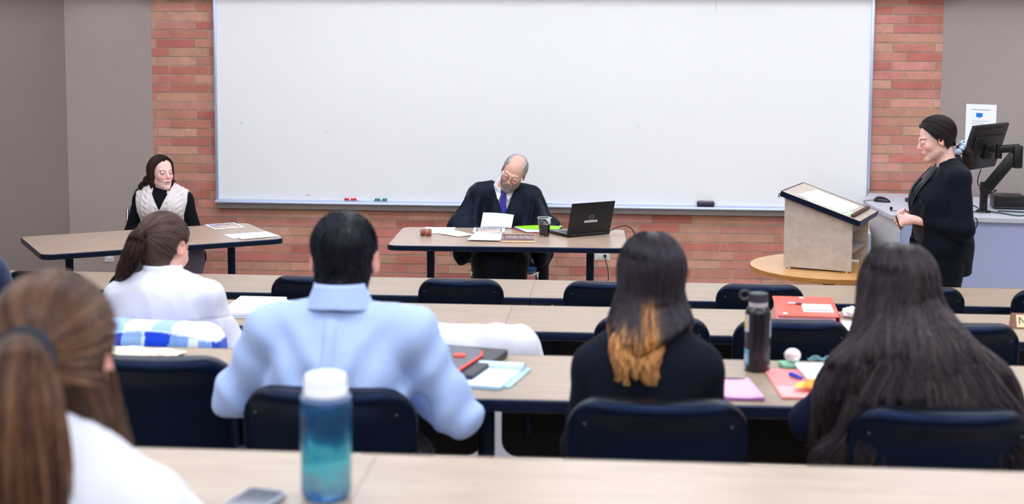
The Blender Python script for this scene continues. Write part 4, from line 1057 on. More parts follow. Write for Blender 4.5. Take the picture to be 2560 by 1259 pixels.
boxo('page_block', (-.005, .025, .02), (.225, .27, .03), mat('pages_lilac', (214, 178, 200), .6), t)
boxo('spine', (.121, .03, .021), (.004, .30, .04), mat('binder_red_dark', (200, 40, 48), .4), t)
mtb = Matrix.Rotation(R(4), 4, 'X')
boxo('label', (.045, .0, .0447), (.12, .12, .0008), mat('label_cream', (238, 228, 214), .6), t, mtx=mtb)
boxo('label_print', (.045, -.035, .0453), (.105, .03, .0004), mat('label_grey', (160, 160, 160), .6), t, mtx=mtb)
boxo('label_print', (.03, .03, .0453), (.06, .03, .0004), mat('label_pink', (240, 180, 165), .6), t, mtx=mtb)
for x, y in ((-.09, -.09), (-.005, .16)): boxo('sticker', (x, y, .0447), (.016, .02, .0006), M['white'], t, mtx=mtb)
t = thing('memory_stick', 'small grey and white memory stick lying on the red binder', 'memory stick', (.725, 5.80, z2+.052), R(-8))
boxo('case', (-.012, 0, 0), (.03, .012, .007), mat('stick_pale', (225, 215, 220), .4), t, bev=.002); boxo('cap', (.018, 0, 0), (.024, .013, .008), mat('stick_dark', (90, 80, 95), .4), t, bev=.002)
# crumpled tissue
t = thing('crumpled_tissue', 'crumpled white tissue on the second row desk', 'tissue', (.965, 5.80, z2))
bm = bmesh.new(); bmesh.ops.create_icosphere(bm, subdivisions=4, radius=1)
for v in bm.verts:
    n_ = mnoise.noise(v.co*2.3)*.35+mnoise.noise(v.co*5.5)*.22
    v.co = Vector((v.co.x*.045*(1+n_), v.co.y*.04*(1+n_), max(.001, .018+v.co.z*.022*(1+n_*1.3))))
bm_obj('tissue_sheet', bm, mat('tissue_white', (245, 245, 248), .8), t, smooth='all')
paper('white page on the second row desk beside the red binder', [(.87, 5.44), (1.07, 5.43), (1.0, 5.70), (.90, 5.72)], z2, name='paper_sheet')
nameplate('gold nameplate with dark letters NOL at the right picture edge', (1.652, 5.75, z2), 0, .18, 'NOLAN', mat('walnut_holder', (120, 76, 58), .5), mat('plate_gold', (226, 196, 150), .4), mat('plate_ink', (58, 58, 66), .5), .046) if False else None
t = thing('nameplate', 'gold nameplate with dark letters on the second row desk at right', 'nameplate', (1.67, 5.66, z2))
bm = bmesh.new(); a = [bm.verts.new((-.115, y, z)) for y, z in ((-.02, 0), (.035, 0), (.012, .055), (.002, .055))]; b = [bm.verts.new((.115, y, z)) for y, z in ((-.02, 0), (.035, 0), (.012, .055), (.002, .055))]
bm.faces.new(a); bm.faces.new(b[::-1])
for i in range(4): bm.faces.new((a[i], b[i], b[(i+1) % 4], a[(i+1) % 4]))
bm_obj('holder', bm, mat('walnut_holder', (128, 84, 66), .45), t)
mt = Matrix.Translation((0, -.0105, .0275)) @ Matrix.Rotation(R(-21.8), 4, 'X')
boxo('plate', (.004, 0, 0), (.205, .002, .05), mat('plate_gold', (236, 208, 164), .35), t, mtx=mt)
text('lettering', 'NOL', .042, mt @ Matrix.Translation((-.092, -.0014, 0)) @ Matrix.Rotation(R(90), 4, 'X'), mat('plate_ink', (58, 58, 66), .5), t, .0005, 'LEFT')

# ------------------------------------------------------------------ third row desk items
z3 = 1.1315
# black folder with flap and red elastic
t = thing('black_folder', 'black expanding folder with red elastic and round button', 'folder', (-.475, 4.02, z3), R(-13))
bm = bmesh.new(); prism(bm, rrect(.24, .34, .012, 4), 0, .022, bev=.003); bm_obj('body', bm, mat('folder_black', (46, 46, 56), .5), t, smooth=True)
bm = bmesh.new(); prism(bm, [(-.118, -.16), (.07, -.16), (.078, .04), (.045, .125), (-.02, .15), (-.118, .155)], .0225, .0265, bev=.001); fl_ = bm_obj('flap', bm, mat('folder_flap', (92, 92, 104), .45), t, smooth=True)
bm = bmesh.new(); tube(bm, [(.073, -.16, .028), (.0785, .04, .028), (.062, .085, .028)], .0045, 8); bm_obj('elastic', bm, M['red'], t, smooth=True)
bm = bmesh.new(); lathe(bm, [(.019, .027), (.019, .031), (.016, .033)], 24, c=(.018, .02, 0)); bm_obj('button', bm, M['red'], fl_, smooth=True)
# light blue notepad with rolled pages
t = thing('blue_notepad', 'light blue notepad with its top pages folded back', 'notepad', (-.345, 3.90, z3), R(-9))
bp = mat('pad_blue', (196, 222, 238), .6)
slab('page_block', [(-.075, -.13), (.055, -.13), (.07, .1), (-.06, .1)], .0, .008, (172, 208, 232), t); slab('top_page', [(-.074, -.129), (.054, -.129), (.069, .1), (-.059, .1)], .0082, .001, (222, 238, 248), t)
slab('lower_sheet', [(-.02, -.115), (.075, -.1), (.085, .115), (.0, .11)], .0, .004, (176, 212, 226), t)
grid_sheet('folded_page', lambda u, v: (-.062+.135*u, .085+.018*math.cos(v*math.pi*1.5-1.2), .013+.012*math.sin(v*math.pi*1.5-1.2)), 6, 14, bp, t, .0012)
# pink notepad
t = thing('pink_notepad', 'pink sticky notepad with purple page edges on the desk', 'notepad', (.33, 3.815, z3), R(1))
slab('page_block', [(-.056, -.1), (.062, -.095), (.04, .105), (-.058, .1)], 0, .006, (196, 130, 214), t)
grid_sheet('top_page', lambda u, v: ((-.056+.118*u)*(1-v)+(-.058+.098*u)*v, -.1+.205*v, .007+.004*abs(u-.5)**2*4), 8, 8, mat('pad_pink', (236, 172, 214), .6), t, .001)
boxo('top_binding', (-.012, .1, .006), (.085, .006, .01), mat('binding_grey', (90, 84, 100), .6), t, bev=.001)
# pink folder + white pad + pens
t = thing('pink_folder', 'open salmon pink folder under the white writing pad', 'folder', (0, 0, z3))
slab('cover', [(.44, 3.745), (.60, 3.75), (.60, 4.06), (.425, 4.065)], 0, .003, (244, 138, 138), t); slab('inner_pocket', [(.445, 3.748), (.56, 3.75), (.555, 3.86), (.437, 3.86)], .0032, .0012, (248, 172, 172), t)
t = thing('writing_pad', 'white writing pad on the pink folder', 'notepad', (0, 0, z3+.005))
slab('page_block', [(.545, 3.775), (.66, 3.77), (.66, 4.10), (.515, 4.10)], 0, .007, (208, 206, 226), t); slab('top_page', [(.546, 3.776), (.659, 3.771), (.659, 4.10), (.516, 4.10)], .0072, .0012, (250, 250, 255), t)
t = thing('orange_sticky_note', 'crumpled orange and yellow sticky note with pen on the folder', 'sticky note', (.527, 3.84, z3+.0145), R(-20))
grid_sheet('orange_note', lambda u, v: (-.018+.036*u, -.045+.1*v, .004+.008*math.sin(u*3)*math.sin(v*3)), 8, 8, mat('note_orange', (255, 150, 20), .6), t, .001)
grid_sheet('yellow_note', lambda u, v: (-.034+.026*u, -.05+.05*v, .002+.004*math.sin(u*3)), 6, 6, mat('note_yellow', (255, 220, 60), .6), t, .001)
t = thing('blue_pen', 'short bright blue pen cap above the orange note', 'pen', (.503, 3.955, z3+.0105), R(-62))
bm = bmesh.new(); tube(bm, [(-.028, 0, 0), (.01, 0, 0), (.028, 0, 0)], [.006, .006, .004], 10); bm_obj('barrel', bm, mat('pen_blue', (40, 60, 190), .35), t, smooth=True)
bm = bmesh.new(); box(bm, (-.004, 0, .0065), (.034, .002, .002)); bm_obj('clip', bm, mat('pen_blue_light', (90, 110, 220), .35), t)
# earbud case-like white mouse on a green pad
t = thing('green_eraser_pad', 'small pale green square pad under the white round case', 'pad', (.508, 4.112, z3), R(10))
boxo('pad_body', (0, 0, .006), (.062, .055, .012), mat('pale_mint', (140, 200, 165), .6), t, bev=.003)
t = thing('white_round_case', 'white rounded small case beside the tall black bottle', 'case', (.512, 4.112, z3+.0135))
bm = bmesh.new(); bmesh.ops.create_uvsphere(bm, u_segments=24, v_segments=16, radius=1); bmesh.ops.scale(bm, vec=(.024, .022, .02), verts=bm.verts); bmesh.ops.translate(bm, vec=(0, 0, .02), verts=bm.verts); bm_obj('shell', bm, mat('case_white', (240, 232, 234), .3), t, smooth='all')
bm = bmesh.new(); tube(bm, [(.0242*math.cos(a), .0222*math.sin(a), .022) for a in [2*math.pi*k/32 for k in range(32)]], .0007, 5, closed=True); bm_obj('seam', bm, M['grey'], t)
t = thing('glasses', 'pale blue folded eyeglasses on the desk near the long hair', 'eyeglasses', (.60, 4.135, z3), R(8)); t.scale = (.8, .8, .8)
gbm = mat('pale_teal_frame', (120, 175, 190), .3)
bm = bmesh.new()
for sx in (-1, 1): tube(bm, [(sx*.026+.021*math.cos(a), -.004, .019+.016*math.sin(a)) for a in [2*math.pi*k/24 for k in range(24)]], .002, 6, closed=True)
tube(bm, [(-.006, -.004, .022), (.006, -.004, .022)], .002, 6); bm_obj('frame', bm, gbm, t, smooth=True)
for z_, s in ((.02, 1), (.022, -1)):
    bm = bmesh.new(); tube(bm, spline([(s*.047, -.004, z_), (s*.046, .01, z_), (-s*.02, .02, z_-.004), (-s*.045, .022, z_-.016)]), .0017, 6); bm_obj('temple', bm, gbm, t, smooth=True)
# tall black steel bottle
t = thing('steel_bottle', 'tall black insulated bottle with loop lid and stickers', 'bottle', (.405, 4.06, z3))
bbm = mat('bottle_black', (20, 18, 26), .3, coat=.3)
bm = bmesh.new(); lathe(bm, [(.0, 0), (.034, 0), (.037, .003), (.037, .165), (.0355, .174), (.029, .184), (.0275, .187)], 40); bd = bm_obj('body', bm, bbm, t, smooth=True)
bm = bmesh.new(); lathe(bm, [(.0272, .187), (.0275, .199)], 40); bm_obj('steel_collar', bm, mat('collar_steel', (205, 200, 200), .35, .5), t, smooth=True)
bm = bmesh.new(); lathe(bm, [(.0265, .199), (.0275, .201), (.0275, .221), (.0265, .2245), (.02, .226)], 40); lid = bm_obj('lid', bm, mat('lid_charcoal', (48, 46, 58), .45), t, smooth=True)
bm = bmesh.new(); tube(bm, [(-.0385+.014*math.cos(a), 0, .218+.0125*math.sin(a)) for a in [2*math.pi*k/20 for k in range(20)]], .004, 8, closed=True); bm_obj('loop', bm, mat('lid_charcoal'), lid, smooth=True)
def wrap(name, a0, a1, z0, z1, col, par, r=.0374):
    bm = bmesh.new(); n = 10; A = []; B = []
    for i in range(n+1):
        a = R(a0+(a1-a0)*i/n); A.append(bm.verts.new((r*math.cos(a), r*math.sin(a), z0))); B.append(bm.verts.new((r*math.cos(a), r*math.sin(a), z1)))
    for i in range(n): bm.faces.new((A[i], A[i+1], B[i+1], B[i]))
    bm_obj(name, bm, mat('stk_%d_%d_%d' % col, col, .5), par)
wrap('sticker', 180, 222, .115, .165, (190, 186, 214), bd); wrap('sticker_art', 186, 212, .122, .16, (210, 190, 90), bd, .0377)
wrap('sticker', 185, 225, .02, .065, (92, 150, 176), bd); wrap('sticker_art', 190, 215, .026, .05, (170, 176, 200), bd, .0377); wrap('sticker', 182, 205, .004, .018, (176, 170, 196), bd)
wrap('sticker', 330, 352, .1, .148, (176, 176, 196), bd); wrap('sticker', 318, 335, .012, .022, (150, 140, 170), bd)
# paper on left part of third row desk
t = thing('cream_paper', 'cream and orange crumpled paper on the third row desk at left', 'paper', (-1.43, 4.10, z3), R(-6))
grid_sheet('sheet', lambda u, v: (-.16+.30*u, -.06+.12*v-.03*u, .003+.006*math.sin(u*9+v*4)**2), 20, 8, mat('paper_cream', (250, 240, 218), .7), t, .001)
grid_sheet('orange_fold', lambda u, v: (.06+.075*u, -.085+.05*v-.01*u, .004+.006*math.sin(u*5+v*3)**2), 10, 6, mat('paper_peach', (240, 196, 160), .7), t, .001)
# grey thing beyond the boy's collar on the first row desk
t = thing('papers_stack', 'grey folded cap shaped bundle beyond the blue collar', 'bundle', (-.93, 5.56, z2))
bm = bmesh.new(); bmesh.ops.create_uvsphere(bm, u_segments=20, v_segments=12, radius=1)
for v in bm.verts: v.co = Vector((v.co.x*.05, v.co.y*.06, max(0, v.co.z)*.04))
bm_obj('cloth', bm, mat('bundle_grey', (128, 130, 140), .8), t, smooth='all')
t.name = 'knit_cap'; t['label'] = 'small grey knit cap on the second row desk beyond the blue collar'; t['category'] = 'cap'

# ------------------------------------------------------------------ nearest desk items
z4 = 1.3265
t = thing('water_bottle', 'clear blue water bottle with white screw cap on the nearest desk', 'bottle', (-.484, 2.30, z4))
bm = bmesh.new(); pf = [(0, .0), (.036, .0), (.040, .004), (.0425, .012), (.0425, .150), (.0425, .158), (.040, .166), (.033, .171), (.0315, .176), (.0315, .185)]
lathe(bm, pf, 48)
def bottle_mat():
    m = bpy.data.materials.new('printed_blue_bottle'); m.use_nodes = True; nt = m.node_tree; N = nt.nodes; L = nt.links
    b = N['Principled BSDF']; b.inputs['Roughness'].default_value = .12; b.inputs['Transmission Weight'].default_value = .55; b.inputs['IOR'].default_value = 1.25
    tc = N.new('ShaderNodeTexCoord'); sp = N.new('ShaderNodeSeparateXYZ'); L.new(tc.outputs['Object'], sp.inputs[0])
    n = N.new('ShaderNodeTexNoise'); n.inputs['Scale'].default_value = 28; n.inputs['Detail'].default_value = 2; L.new(tc.outputs['Object'], n.inputs['Vector'])
    ad = N.new('ShaderNodeMath'); ad.operation = 'MULTIPLY_ADD'; L.new(n.outputs['Fac'], ad.inputs[0]); ad.inputs[1].default_value = .09; L.new(sp.outputs['Z'], ad.inputs[2])
    mr = N.new('ShaderNodeMapRange'); mr.inputs[1].default_value = .03; mr.inputs[2].default_value = .24; L.new(ad.outputs[0], mr.inputs[0])
    cr = N.new('ShaderNodeValToRGB'); e = cr.color_ramp.elements; e[0].color = rgb(70, 110, 180); e[1].color = rgb(70, 130, 170)
    for p, c in ((.12, (60, 130, 190)), (.16, (130, 160, 190)), (.28, (120, 190, 205)), (.36, (90, 200, 215)), (.50, (80, 190, 212)), (.56, (24, 120, 160)), (.66, (16, 90, 135)), (.72, (24, 80, 125)), (.86, (40, 100, 150))):
        x = e.new(p); x.color = rgb(*c)
    L.new(mr.outputs[0], cr.inputs[0]); L.new(cr.outputs[0], b.inputs['Base Color'])
    return m
bm_obj('body', bm, bottle_mat(), t, smooth=True)
capm = mat('cap_white', (243, 245, 252), .35)
bm = bmesh.new(); lathe(bm, [(.0365, .176), (.0365, .186), (.0345, .187), (.0345, .205), (.033, .209), (.029, .2105)], 48)
for k in range(36):
    a = 2*math.pi*k/36; tube(bm, [(.0345*math.cos(a), .0345*math.sin(a), .189), (.0345*math.cos(a), .0345*math.sin(a), .204)], .0012, 5)
bm_obj('cap', bm, capm, t, smooth=True)
bm = bmesh.new(); tube(bm, [(.039*math.cos(a), .039*math.sin(a), .171) for a in [2*math.pi*k/40 for k in range(40)]], .0035, 8, closed=True); bm_obj('retaining_loop', bm, mat('loop_blue', (120, 150, 200), .3, trans=.4), t, smooth=True)
t = thing('smartphone', 'smartphone lying face up on the nearest desk beside the blue bottle', 'phone', (-.600, 2.232, z4), R(-14))
bm = bmesh.new(); prism(bm, rrect(.072, .145, .012, 6), 0, .0085, bev=.0015); bm_obj('case', bm, mat('phone_case', (176, 184, 200), .3, .3), t, smooth=True)
bm = bmesh.new(); prism(bm, rrect(.064, .135, .009, 6), .0086, .0092); bm_obj('screen', bm, mat('phone_glass', (60, 72, 90), .06, spec=.9), t)
# ------------------------------------------------------------------ people
def collar(parent, F_, col, m, z0, zt, r0=.066, r1=.085, spread=150, drop=.045, tilt=0., name='collar', cy=0., arc0=90):
    nb = F_.J['neck']
    a = F_.from_head((0, -.022, -.045))[0]
    def fn(u, v):
        th = R(-90-spread+2*spread*u); f_ = abs(u-.5)*2
        rr = r0+(r1-r0)*v; zz = zt-drop*v*(1+.3*f_)-(.015+tilt)*f_*f_ if v > .12 else zt-.004+.004*v/.12-(.015+tilt)*f_*f_
        cx_ = nb[0]+(a[0]-nb[0])*.35; cyy = nb[1]+(a[1]-nb[1])*.35+cy
        return (cx_+rr*math.cos(th), cyy+rr*math.sin(th)*1.02, zz)
    o = grid_sheet(name, fn, 48, 10, m, parent, .003)
    me = o.data; n = len(me.vertices); c = np.ones((n, 4), np.float32); c[:, :3] = lin(col); vcol(me, c); return o
FORM = cloth('formal', .8, .15, .2, (900, .15, .0006))

# --- boy in the blue shirt (third row)
def boy():
    J = seated(.185, torso=.52, fwd=.10, elL=(-.285, .12, .775), elR=(.30, .10, .755), wrL=(-.12, .34, .765), wrR=(.13, .30, .765)); J['shL'] = (-.178, .09, .955); J['shR'] = (.18, .09, .955); J['neck'] = (0, .085, 1.015)
    F_ = Fig((-.697, 3.40, .385), 0, J, (.003, .145, 1.132), (0, 1, -.12), (0, .1, 1), 'm', .96, 1.08, eo=.007)
    t, b = person('person with short black hair in a light blue checked shirt, seen from behind', F_, (222, 172, 156))
    def shirt(P):
        d = F_.torso(P)-.016; n1 = perlin(P*A_(7, 7, 5)+3)*.010+perlin(P*A_(16, 16, 12))*.005
        # drape: yoke to shoulder blades, folds from box pleat
        x = P[:, 0]; z = P[:, 2]
        dia = np.sin((np.abs(x)*1.0-(z-.9)*.8)*55+perlin(P*9)*2.2)*.0065*bump_fn((z-.80)/.18)
        d = d-n1-dia-.008*np.clip((.016-np.abs(x+.005))/.004, 0, 1)*(P[:, 1] < .05)*bump_fn((z-.93)/.075)
        nk = cap(P, (0, .09, 1.03), (0, .13, 1.2), .066, .066); d = smax(d, -nk, .008)
        for q in ('L', 'R'):
            wr = np.array(J['wr'+q]); el = np.array(J['el'+q]); ax_ = (wr-el)/np.linalg.norm(wr-el); d = np.maximum(d, np.where(np.linalg.norm(P-A_(*wr), axis=1) < .12, (P-A_(*(wr-ax_*.02)))@A_(*ax_), -1))
        return np.maximum(d, .50-z)
    def col(V):
        C = np.tile(lin((172, 192, 234)), (len(V), 1)); return C*(1+.05*perlin(V*20))[:, None]
    sm = bpy.data.materials.new('blue_check_shirt'); sm.use_nodes = True; nt = sm.node_tree; N = nt.nodes; L = nt.links; bs = N['Principled BSDF']; bs.inputs['Roughness'].default_value = .85; bs.inputs['Sheen Weight'].default_value = .15
    tc = N.new('ShaderNodeTexCoord'); prev = None
    for ax_ in ('X', 'Z'):
        wv = N.new('ShaderNodeTexWave'); wv.bands_direction = ax_; wv.inputs['Scale'].default_value = 62; wv.inputs['Distortion'].default_value = 0; L.new(tc.outputs['Object'], wv.inputs[0])
        if prev is None: prev = wv
        else:
            mx = N.new('ShaderNodeMath'); mx.operation = 'MULTIPLY'; L.new(prev.outputs['Fac'], mx.inputs[0]); L.new(wv.outputs['Fac'], mx.inputs[1]); prev = mx
    cr = N.new('ShaderNodeValToRGB'); cr.color_ramp.elements[0].color = rgb(128, 160, 222); cr.color_ramp.elements[1].color = rgb(206, 217, 244); cr.color_ramp.elements[1].position = .6
    L.new(prev.outputs[0], cr.inputs[0]); L.new(cr.outputs[0], bs.inputs['Base Color'])
    s_ = garment('shirt', shirt, (-.42, -.15, .45), (.44, .5, 1.14), .006, col, sm, t)
    collar(s_, F_, (172, 192, 234), sm, 0, 1.09, .062, .089, 160, .058, cy=-.004)
    garment('trousers', lambda P: np.maximum(smin(F_.legs(P)-.012, ell(P, J['hip'], (.18, .13, .11)), .03), np.maximum(P[:, 2]-.62, .1-P[:, 2])), (-.3, -.2, .05), (.3, .62, .66), .011, plainc((50, 54, 68)), FORM, t)
    # hair: short crop
    def cropf(P):
        Q = F_.to_head(P); d = smin(F_.head_local(Q, ears=False, face=False), F_.neck(P), .03)-.0055-.005*np.clip((Q[:, 2]+.01)/.05, 0, 1)
        line = np.where(Q[:, 1] > .02, (Q[:, 1]-.02)*1.2, 0)
        cut = -(Q[:, 2]+.118-1.5*np.maximum(0, Q[:, 1]+.05)-line*.0) # lower hairline rises to the front
        cut = np.maximum(cut, Q[:, 1]-.085+.6*np.maximum(0, .05-Q[:, 2]))
        ear = -(np.sqrt(((Q[:, 1]+.006)/.02)**2+((Q[:, 2]+.01)/.032)**2)-1)*.02
        d = smax(d, np.where(Q[:, 2] < -.035, np.abs(Q[:, 0])-.060-.45*(Q[:, 2]+.1), -1), .008)
        d = smax(d, np.where(Q[:, 2] < -.03, Q[:, 1]+.030+.5*(-.05-Q[:, 2]), -1), .01)
        d = smax(d, cut, .01); d = np.where(np.abs(Q[:, 0]) > .06, smax(d, ear, .006), d)
        return d*F_.hs+.0015*perlin(P*160)
    V, Fc = sdf_mesh(cropf, (-.12, .0, .98), (.13, .28, 1.30), .005)
    V2 = V[np.random.RandomState(1).randint(0, len(V), 5200)]
    cw = F_.from_head((.016, -.075, .085))[0]
    def g(P, t_): d = P-cw; tang = np.cross(d, A_(0, 1, 0)); d = d/(np.linalg.norm(d, axis=1, keepdims=True)+1e-6); return d*1.0+.25*tang/.1+A_(0, 0, -.5)
    S = comb(V2, cropf, 6, .0065, np.random.RandomState(2).uniform(.000, .004, len(V2)), g, seed=4, settle=1)
    parts = [(V, Fc, np.tile(lin((22, 22, 32)), (len(V), 1))), strands('s', S, .0009, strand_cols(len(S), [(22, 23, 36), (32, 33, 50), (14, 18, 38), (46, 46, 58)], 2), None, None)]
    np_mesh('hair', *join_parts(parts)[:2], hair_m, t, join_parts(parts)[2])
boy()
# ---- shared hair helpers
HLZ = [-.12, -.06, -.03, 0, .03, .06, .09, .115]; HLY = [-.05, -.036, -.022, .010, .034, .050, .070, .088]
def scalp(F_, off=.010, dy=0, nape=-.075, ear=True, extra=None, noise=.0, neck=False):
    def f(P):
        Q = F_.to_head(P); o = off
        d = F_.head_local(Q, ears=False, face=False)
        if neck: d = smin(d, F_.neck(P), .03)
        d = d-o
        c = np.maximum(Q[:, 1]-np.interp(Q[:, 2], HLZ, HLY).astype(np.float32)-dy, nape-Q[:, 2]+.35*np.maximum(0, -Q[:, 1]-.06)*0)
        d = smax(d, c, .012)
        if ear:
            e = -(np.sqrt(((Q[:, 1]+.009)/.021)**2+((Q[:, 2]+.006)/.034)**2)-1)*.02
            d = np.where(np.abs(Q[:, 0]) > .055, smax(d, e, .008), d)
        d = d*F_.hs
        if noise: d = d+noise*perlin(P*120)
        if extra is not None: d = smin(d, extra(P), .02)
        return d
    return f
def tied(F_, f, tie, n, k, off, seed=0, reg=None, arc=0):
    """strands from all over the scalp swept to the tie point (head-local)"""
    rs = np.random.RandomState(seed); D = rs.normal(size=(n*3, 3)).astype(np.float32); D /= np.linalg.norm(D, axis=1)[:, None]
    Q = D*A_(.078, .1, .1)+A_(0, -.01, .03); hl = np.interp(Q[:, 2], HLZ, HLY)
    ok = (Q[:, 1] < hl+.004) & (Q[:, 2] > -.075)
    if reg is not None: ok &= reg(Q)
    Q = Q[ok][:n]; n = len(Q); T = A_(*tie); c = A_(0, -.01, .03); a = (Q-c)/np.linalg.norm(Q-c, axis=1)[:, None]; b = (T-c)/np.linalg.norm(T-c)
    om = np.arccos(np.clip(a@b, -1, 1)); t = np.linspace(0, 1, k); S = np.sin(om)[:, None]+1e-5
    W_ = (np.sin((1-t)[None]*om[:, None])/S)[..., None]*a[:, None]+(np.sin(t[None]*om[:, None])/S)[..., None]*b
    W_ += arc*np.sin(np.pi*t)[None, :, None]*A_(0, 0, 1)
    P = F_.from_head((c+W_*.11).reshape(-1, 3)).astype(np.float32); of = np.repeat(rs.uniform(*off, n), k)
    for _ in range(6): P = project(P, f, of, .03)
    P = P.reshape(n, k, 3); e = F_.from_head((T)[None])[0]; w_ = np.clip((t-.82)/.18, 0, 1)[None, :, None]**2*.6
    return (P*(1-w_)+e*w_).astype(np.float32)
def tail(P0, pts, rs_, n, k, seed=0, flat=1., wav=.0, spread=1.0, trim=.25):
    """strand bundle along a guide; rs_ radius profile"""
    rr = np.random.RandomState(seed); G = np.array([tuple(v) for v in spline(pts, 10)], np.float32); s = np.linspace(0, 1, len(G)); out = []
    T = np.gradient(G, axis=0); T /= np.linalg.norm(T, axis=1)[:, None]; U = np.cross(T, A_(0, 1, 0)); U /= np.linalg.norm(U, axis=1)[:, None]+1e-6; W_ = np.cross(T, U)
    R_ = np.interp(s, np.linspace(0, 1, len(rs_)), rs_)
    for i in range(n):
        L = 1-trim*rr.rand()**2; t = np.linspace(0, L, k); a = rr.uniform(0, 6.28); r = math.sqrt(rr.rand()); a2 = a+rr.normal()*.15*t; ph = rr.uniform(0, 6.28)
        g = np.stack([np.interp(t, s, G[:, j]) for j in range(3)], 1); u = np.stack([np.interp(t, s, U[:, j]) for j in range(3)], 1); v = np.stack([np.interp(t, s, W_[:, j]) for j in range(3)], 1)
        R1 = np.interp(t, s, R_)*r; w1 = wav*np.sin(t*14+ph)*t
        out.append(g+u*(np.cos(a2)*R1+w1)[:, None]+v*(np.sin(a2)*R1*flat+w1*.5)[:, None])
    return np.array(out, np.float32)
def hair_obj(name, parts, parent, m=None): V, Fc, C = join_parts(parts); return np_mesh(name, V, Fc, m or hair_m, parent, C)
def hull(f, lo, hi, h, c):
    V, Fc = sdf_mesh(f, lo, hi, h); return (V, Fc, np.tile(lin(c), (len(V), 1))*(1+.15*perlin(V*40))[:, None])
def sleeve_cut(F_, d, P, back=.0, qs='LR'):
    for q in qs:
        wr = np.array(F_.J['wr'+q]); el = np.array(F_.J['el'+q]); a = (wr-el)/np.linalg.norm(wr-el); d = np.maximum(d, np.where(np.linalg.norm(P-A_(*wr), axis=1) < .13+back, (P-A_(*(wr-a*back)))@A_(*a), -1))
    return d
def neck_hole(F_, P, d, r=.058, k=.008, top=.2):
    nb = np.array(F_.J['neck']); a = F_.from_head((0, -.022, -.045))[0]; return smax(d, -cap(P, tuple(nb), tuple(nb+(a-nb)*2.2), r, r), k)

# --- girl in the white blouse (second row)
def white_girl():
    J = seated(.15, torso=.44, fwd=.1, elR=(.245, .12, .715), elL=(-.24, .16, .72), wrL=(-.1, .38, .76), wrR=(.09, .36, .76)); J['neck'] = (0, .10, .965); J['shL'] = (-.155, .09, .91); J['shR'] = (.155, .09, .91)
    F_ = Fig((-1.672, 4.99, .195), 0, J, (-.022, .175, 1.078), (.32, .85, -.38), (-.05, .3, 1), 'f', 1.04, .98)
    t, b = person('person with a brown ponytail in a white blouse, bent over the second row desk', F_, (226, 178, 162))
    def blouse(P):
        d = F_.torso(P)-.018-perlin(P*A_(8, 8, 6)+5)*.012-(.5-np.abs(perlin(P*A_(14, 14, 9)+2)))*.012
        z = P[:, 2]; x = P[:, 0]; d = d-.012*bump_fn((z-.76)/.09)*(P[:, 1] < .05)+.004*bump_fn((z-.845)/.004)-.006*bump_fn((x+.02)/.012)*(z < .845)*(z > .7)
        d = neck_hole(F_, P, d, .055); d = sleeve_cut(F_, d, P, .01); return np.maximum(d, .5-z)
    wm = cloth('blouse', .75, .2, .25)
    o = garment('blouse', blouse, (-.4, -.2, .45), (.42, .55, 1.1), .0065, plainc((212, 212, 228), .02), wm, t)
    collar(o, F_, (216, 217, 232), wm, 0, 1.035, .066, .098, 150, .055, cy=.0)
    garment('trousers', lambda P: np.maximum(smin(F_.legs(P)-.012, ell(P, J['hip'], (.18, .13, .11)), .03), np.maximum(P[:, 2]-.62, .1-P[:, 2])), (-.3, -.2, .05), (.3, .62, .66), .012, plainc((40, 42, 54)), FORM, t)
    T = (-.004, -.112, .026)
    f = scalp(F_, .011, nape=-.125, noise=.0006, neck=True); base = hull(f, (-.14, .03, .98), (.15, .36, 1.26), .0045, (62, 44, 38))
    pal = [(78, 56, 48), (96, 72, 60), (62, 44, 40), (112, 88, 74), (70, 52, 50)]
    S = tied(F_, f, T, 2600, 14, (.0005, .004), 3)
    te = F_.from_head(T)[0]; pts = [te, te+A_(-.02, -.018, .0), te+A_(-.035, -.03, -.05), te+A_(-.055, -.03, -.10), te+A_(-.085, -.02, -.15), te+A_(-.11, .0, -.20)]
    rr = [.012, .026, .034, .036, .032, .022, .008]
    S2 = tail(None, pts, rr, 1500, 16, 5, 1., .006)
    core = hull(lambda P: chain(P, pts[:5], [r*.8 for r in rr[:5]]), te+A_(-.2, -.12, -.33), te+A_(.06, .08, .06), .006, (44, 32, 30))
    hair_obj('hair', [base, core, strands('', S, .0009, strand_cols(len(S), pal, 1), 0, 0), strands('', S2, .0009, strand_cols(len(S2), [(58, 40, 36), (74, 52, 44), (44, 30, 30), (92, 66, 52)], 2), 0, 0)], t)
    bm = bmesh.new(); ax = (np.array(pts[1])-te); tube(bm, [Vector(te)+Vector(F_.from_head(np.array([[.017*math.cos(a), -.004, .02*math.sin(a)]], np.float32))[0]-F_.HC) for a in [2*math.pi*k/20 for k in range(20)]], .0055, 8, closed=True)
    bm_obj('hair_tie', bm, mat('tie_black', (20, 20, 30), .8), t, smooth=True)
white_girl()

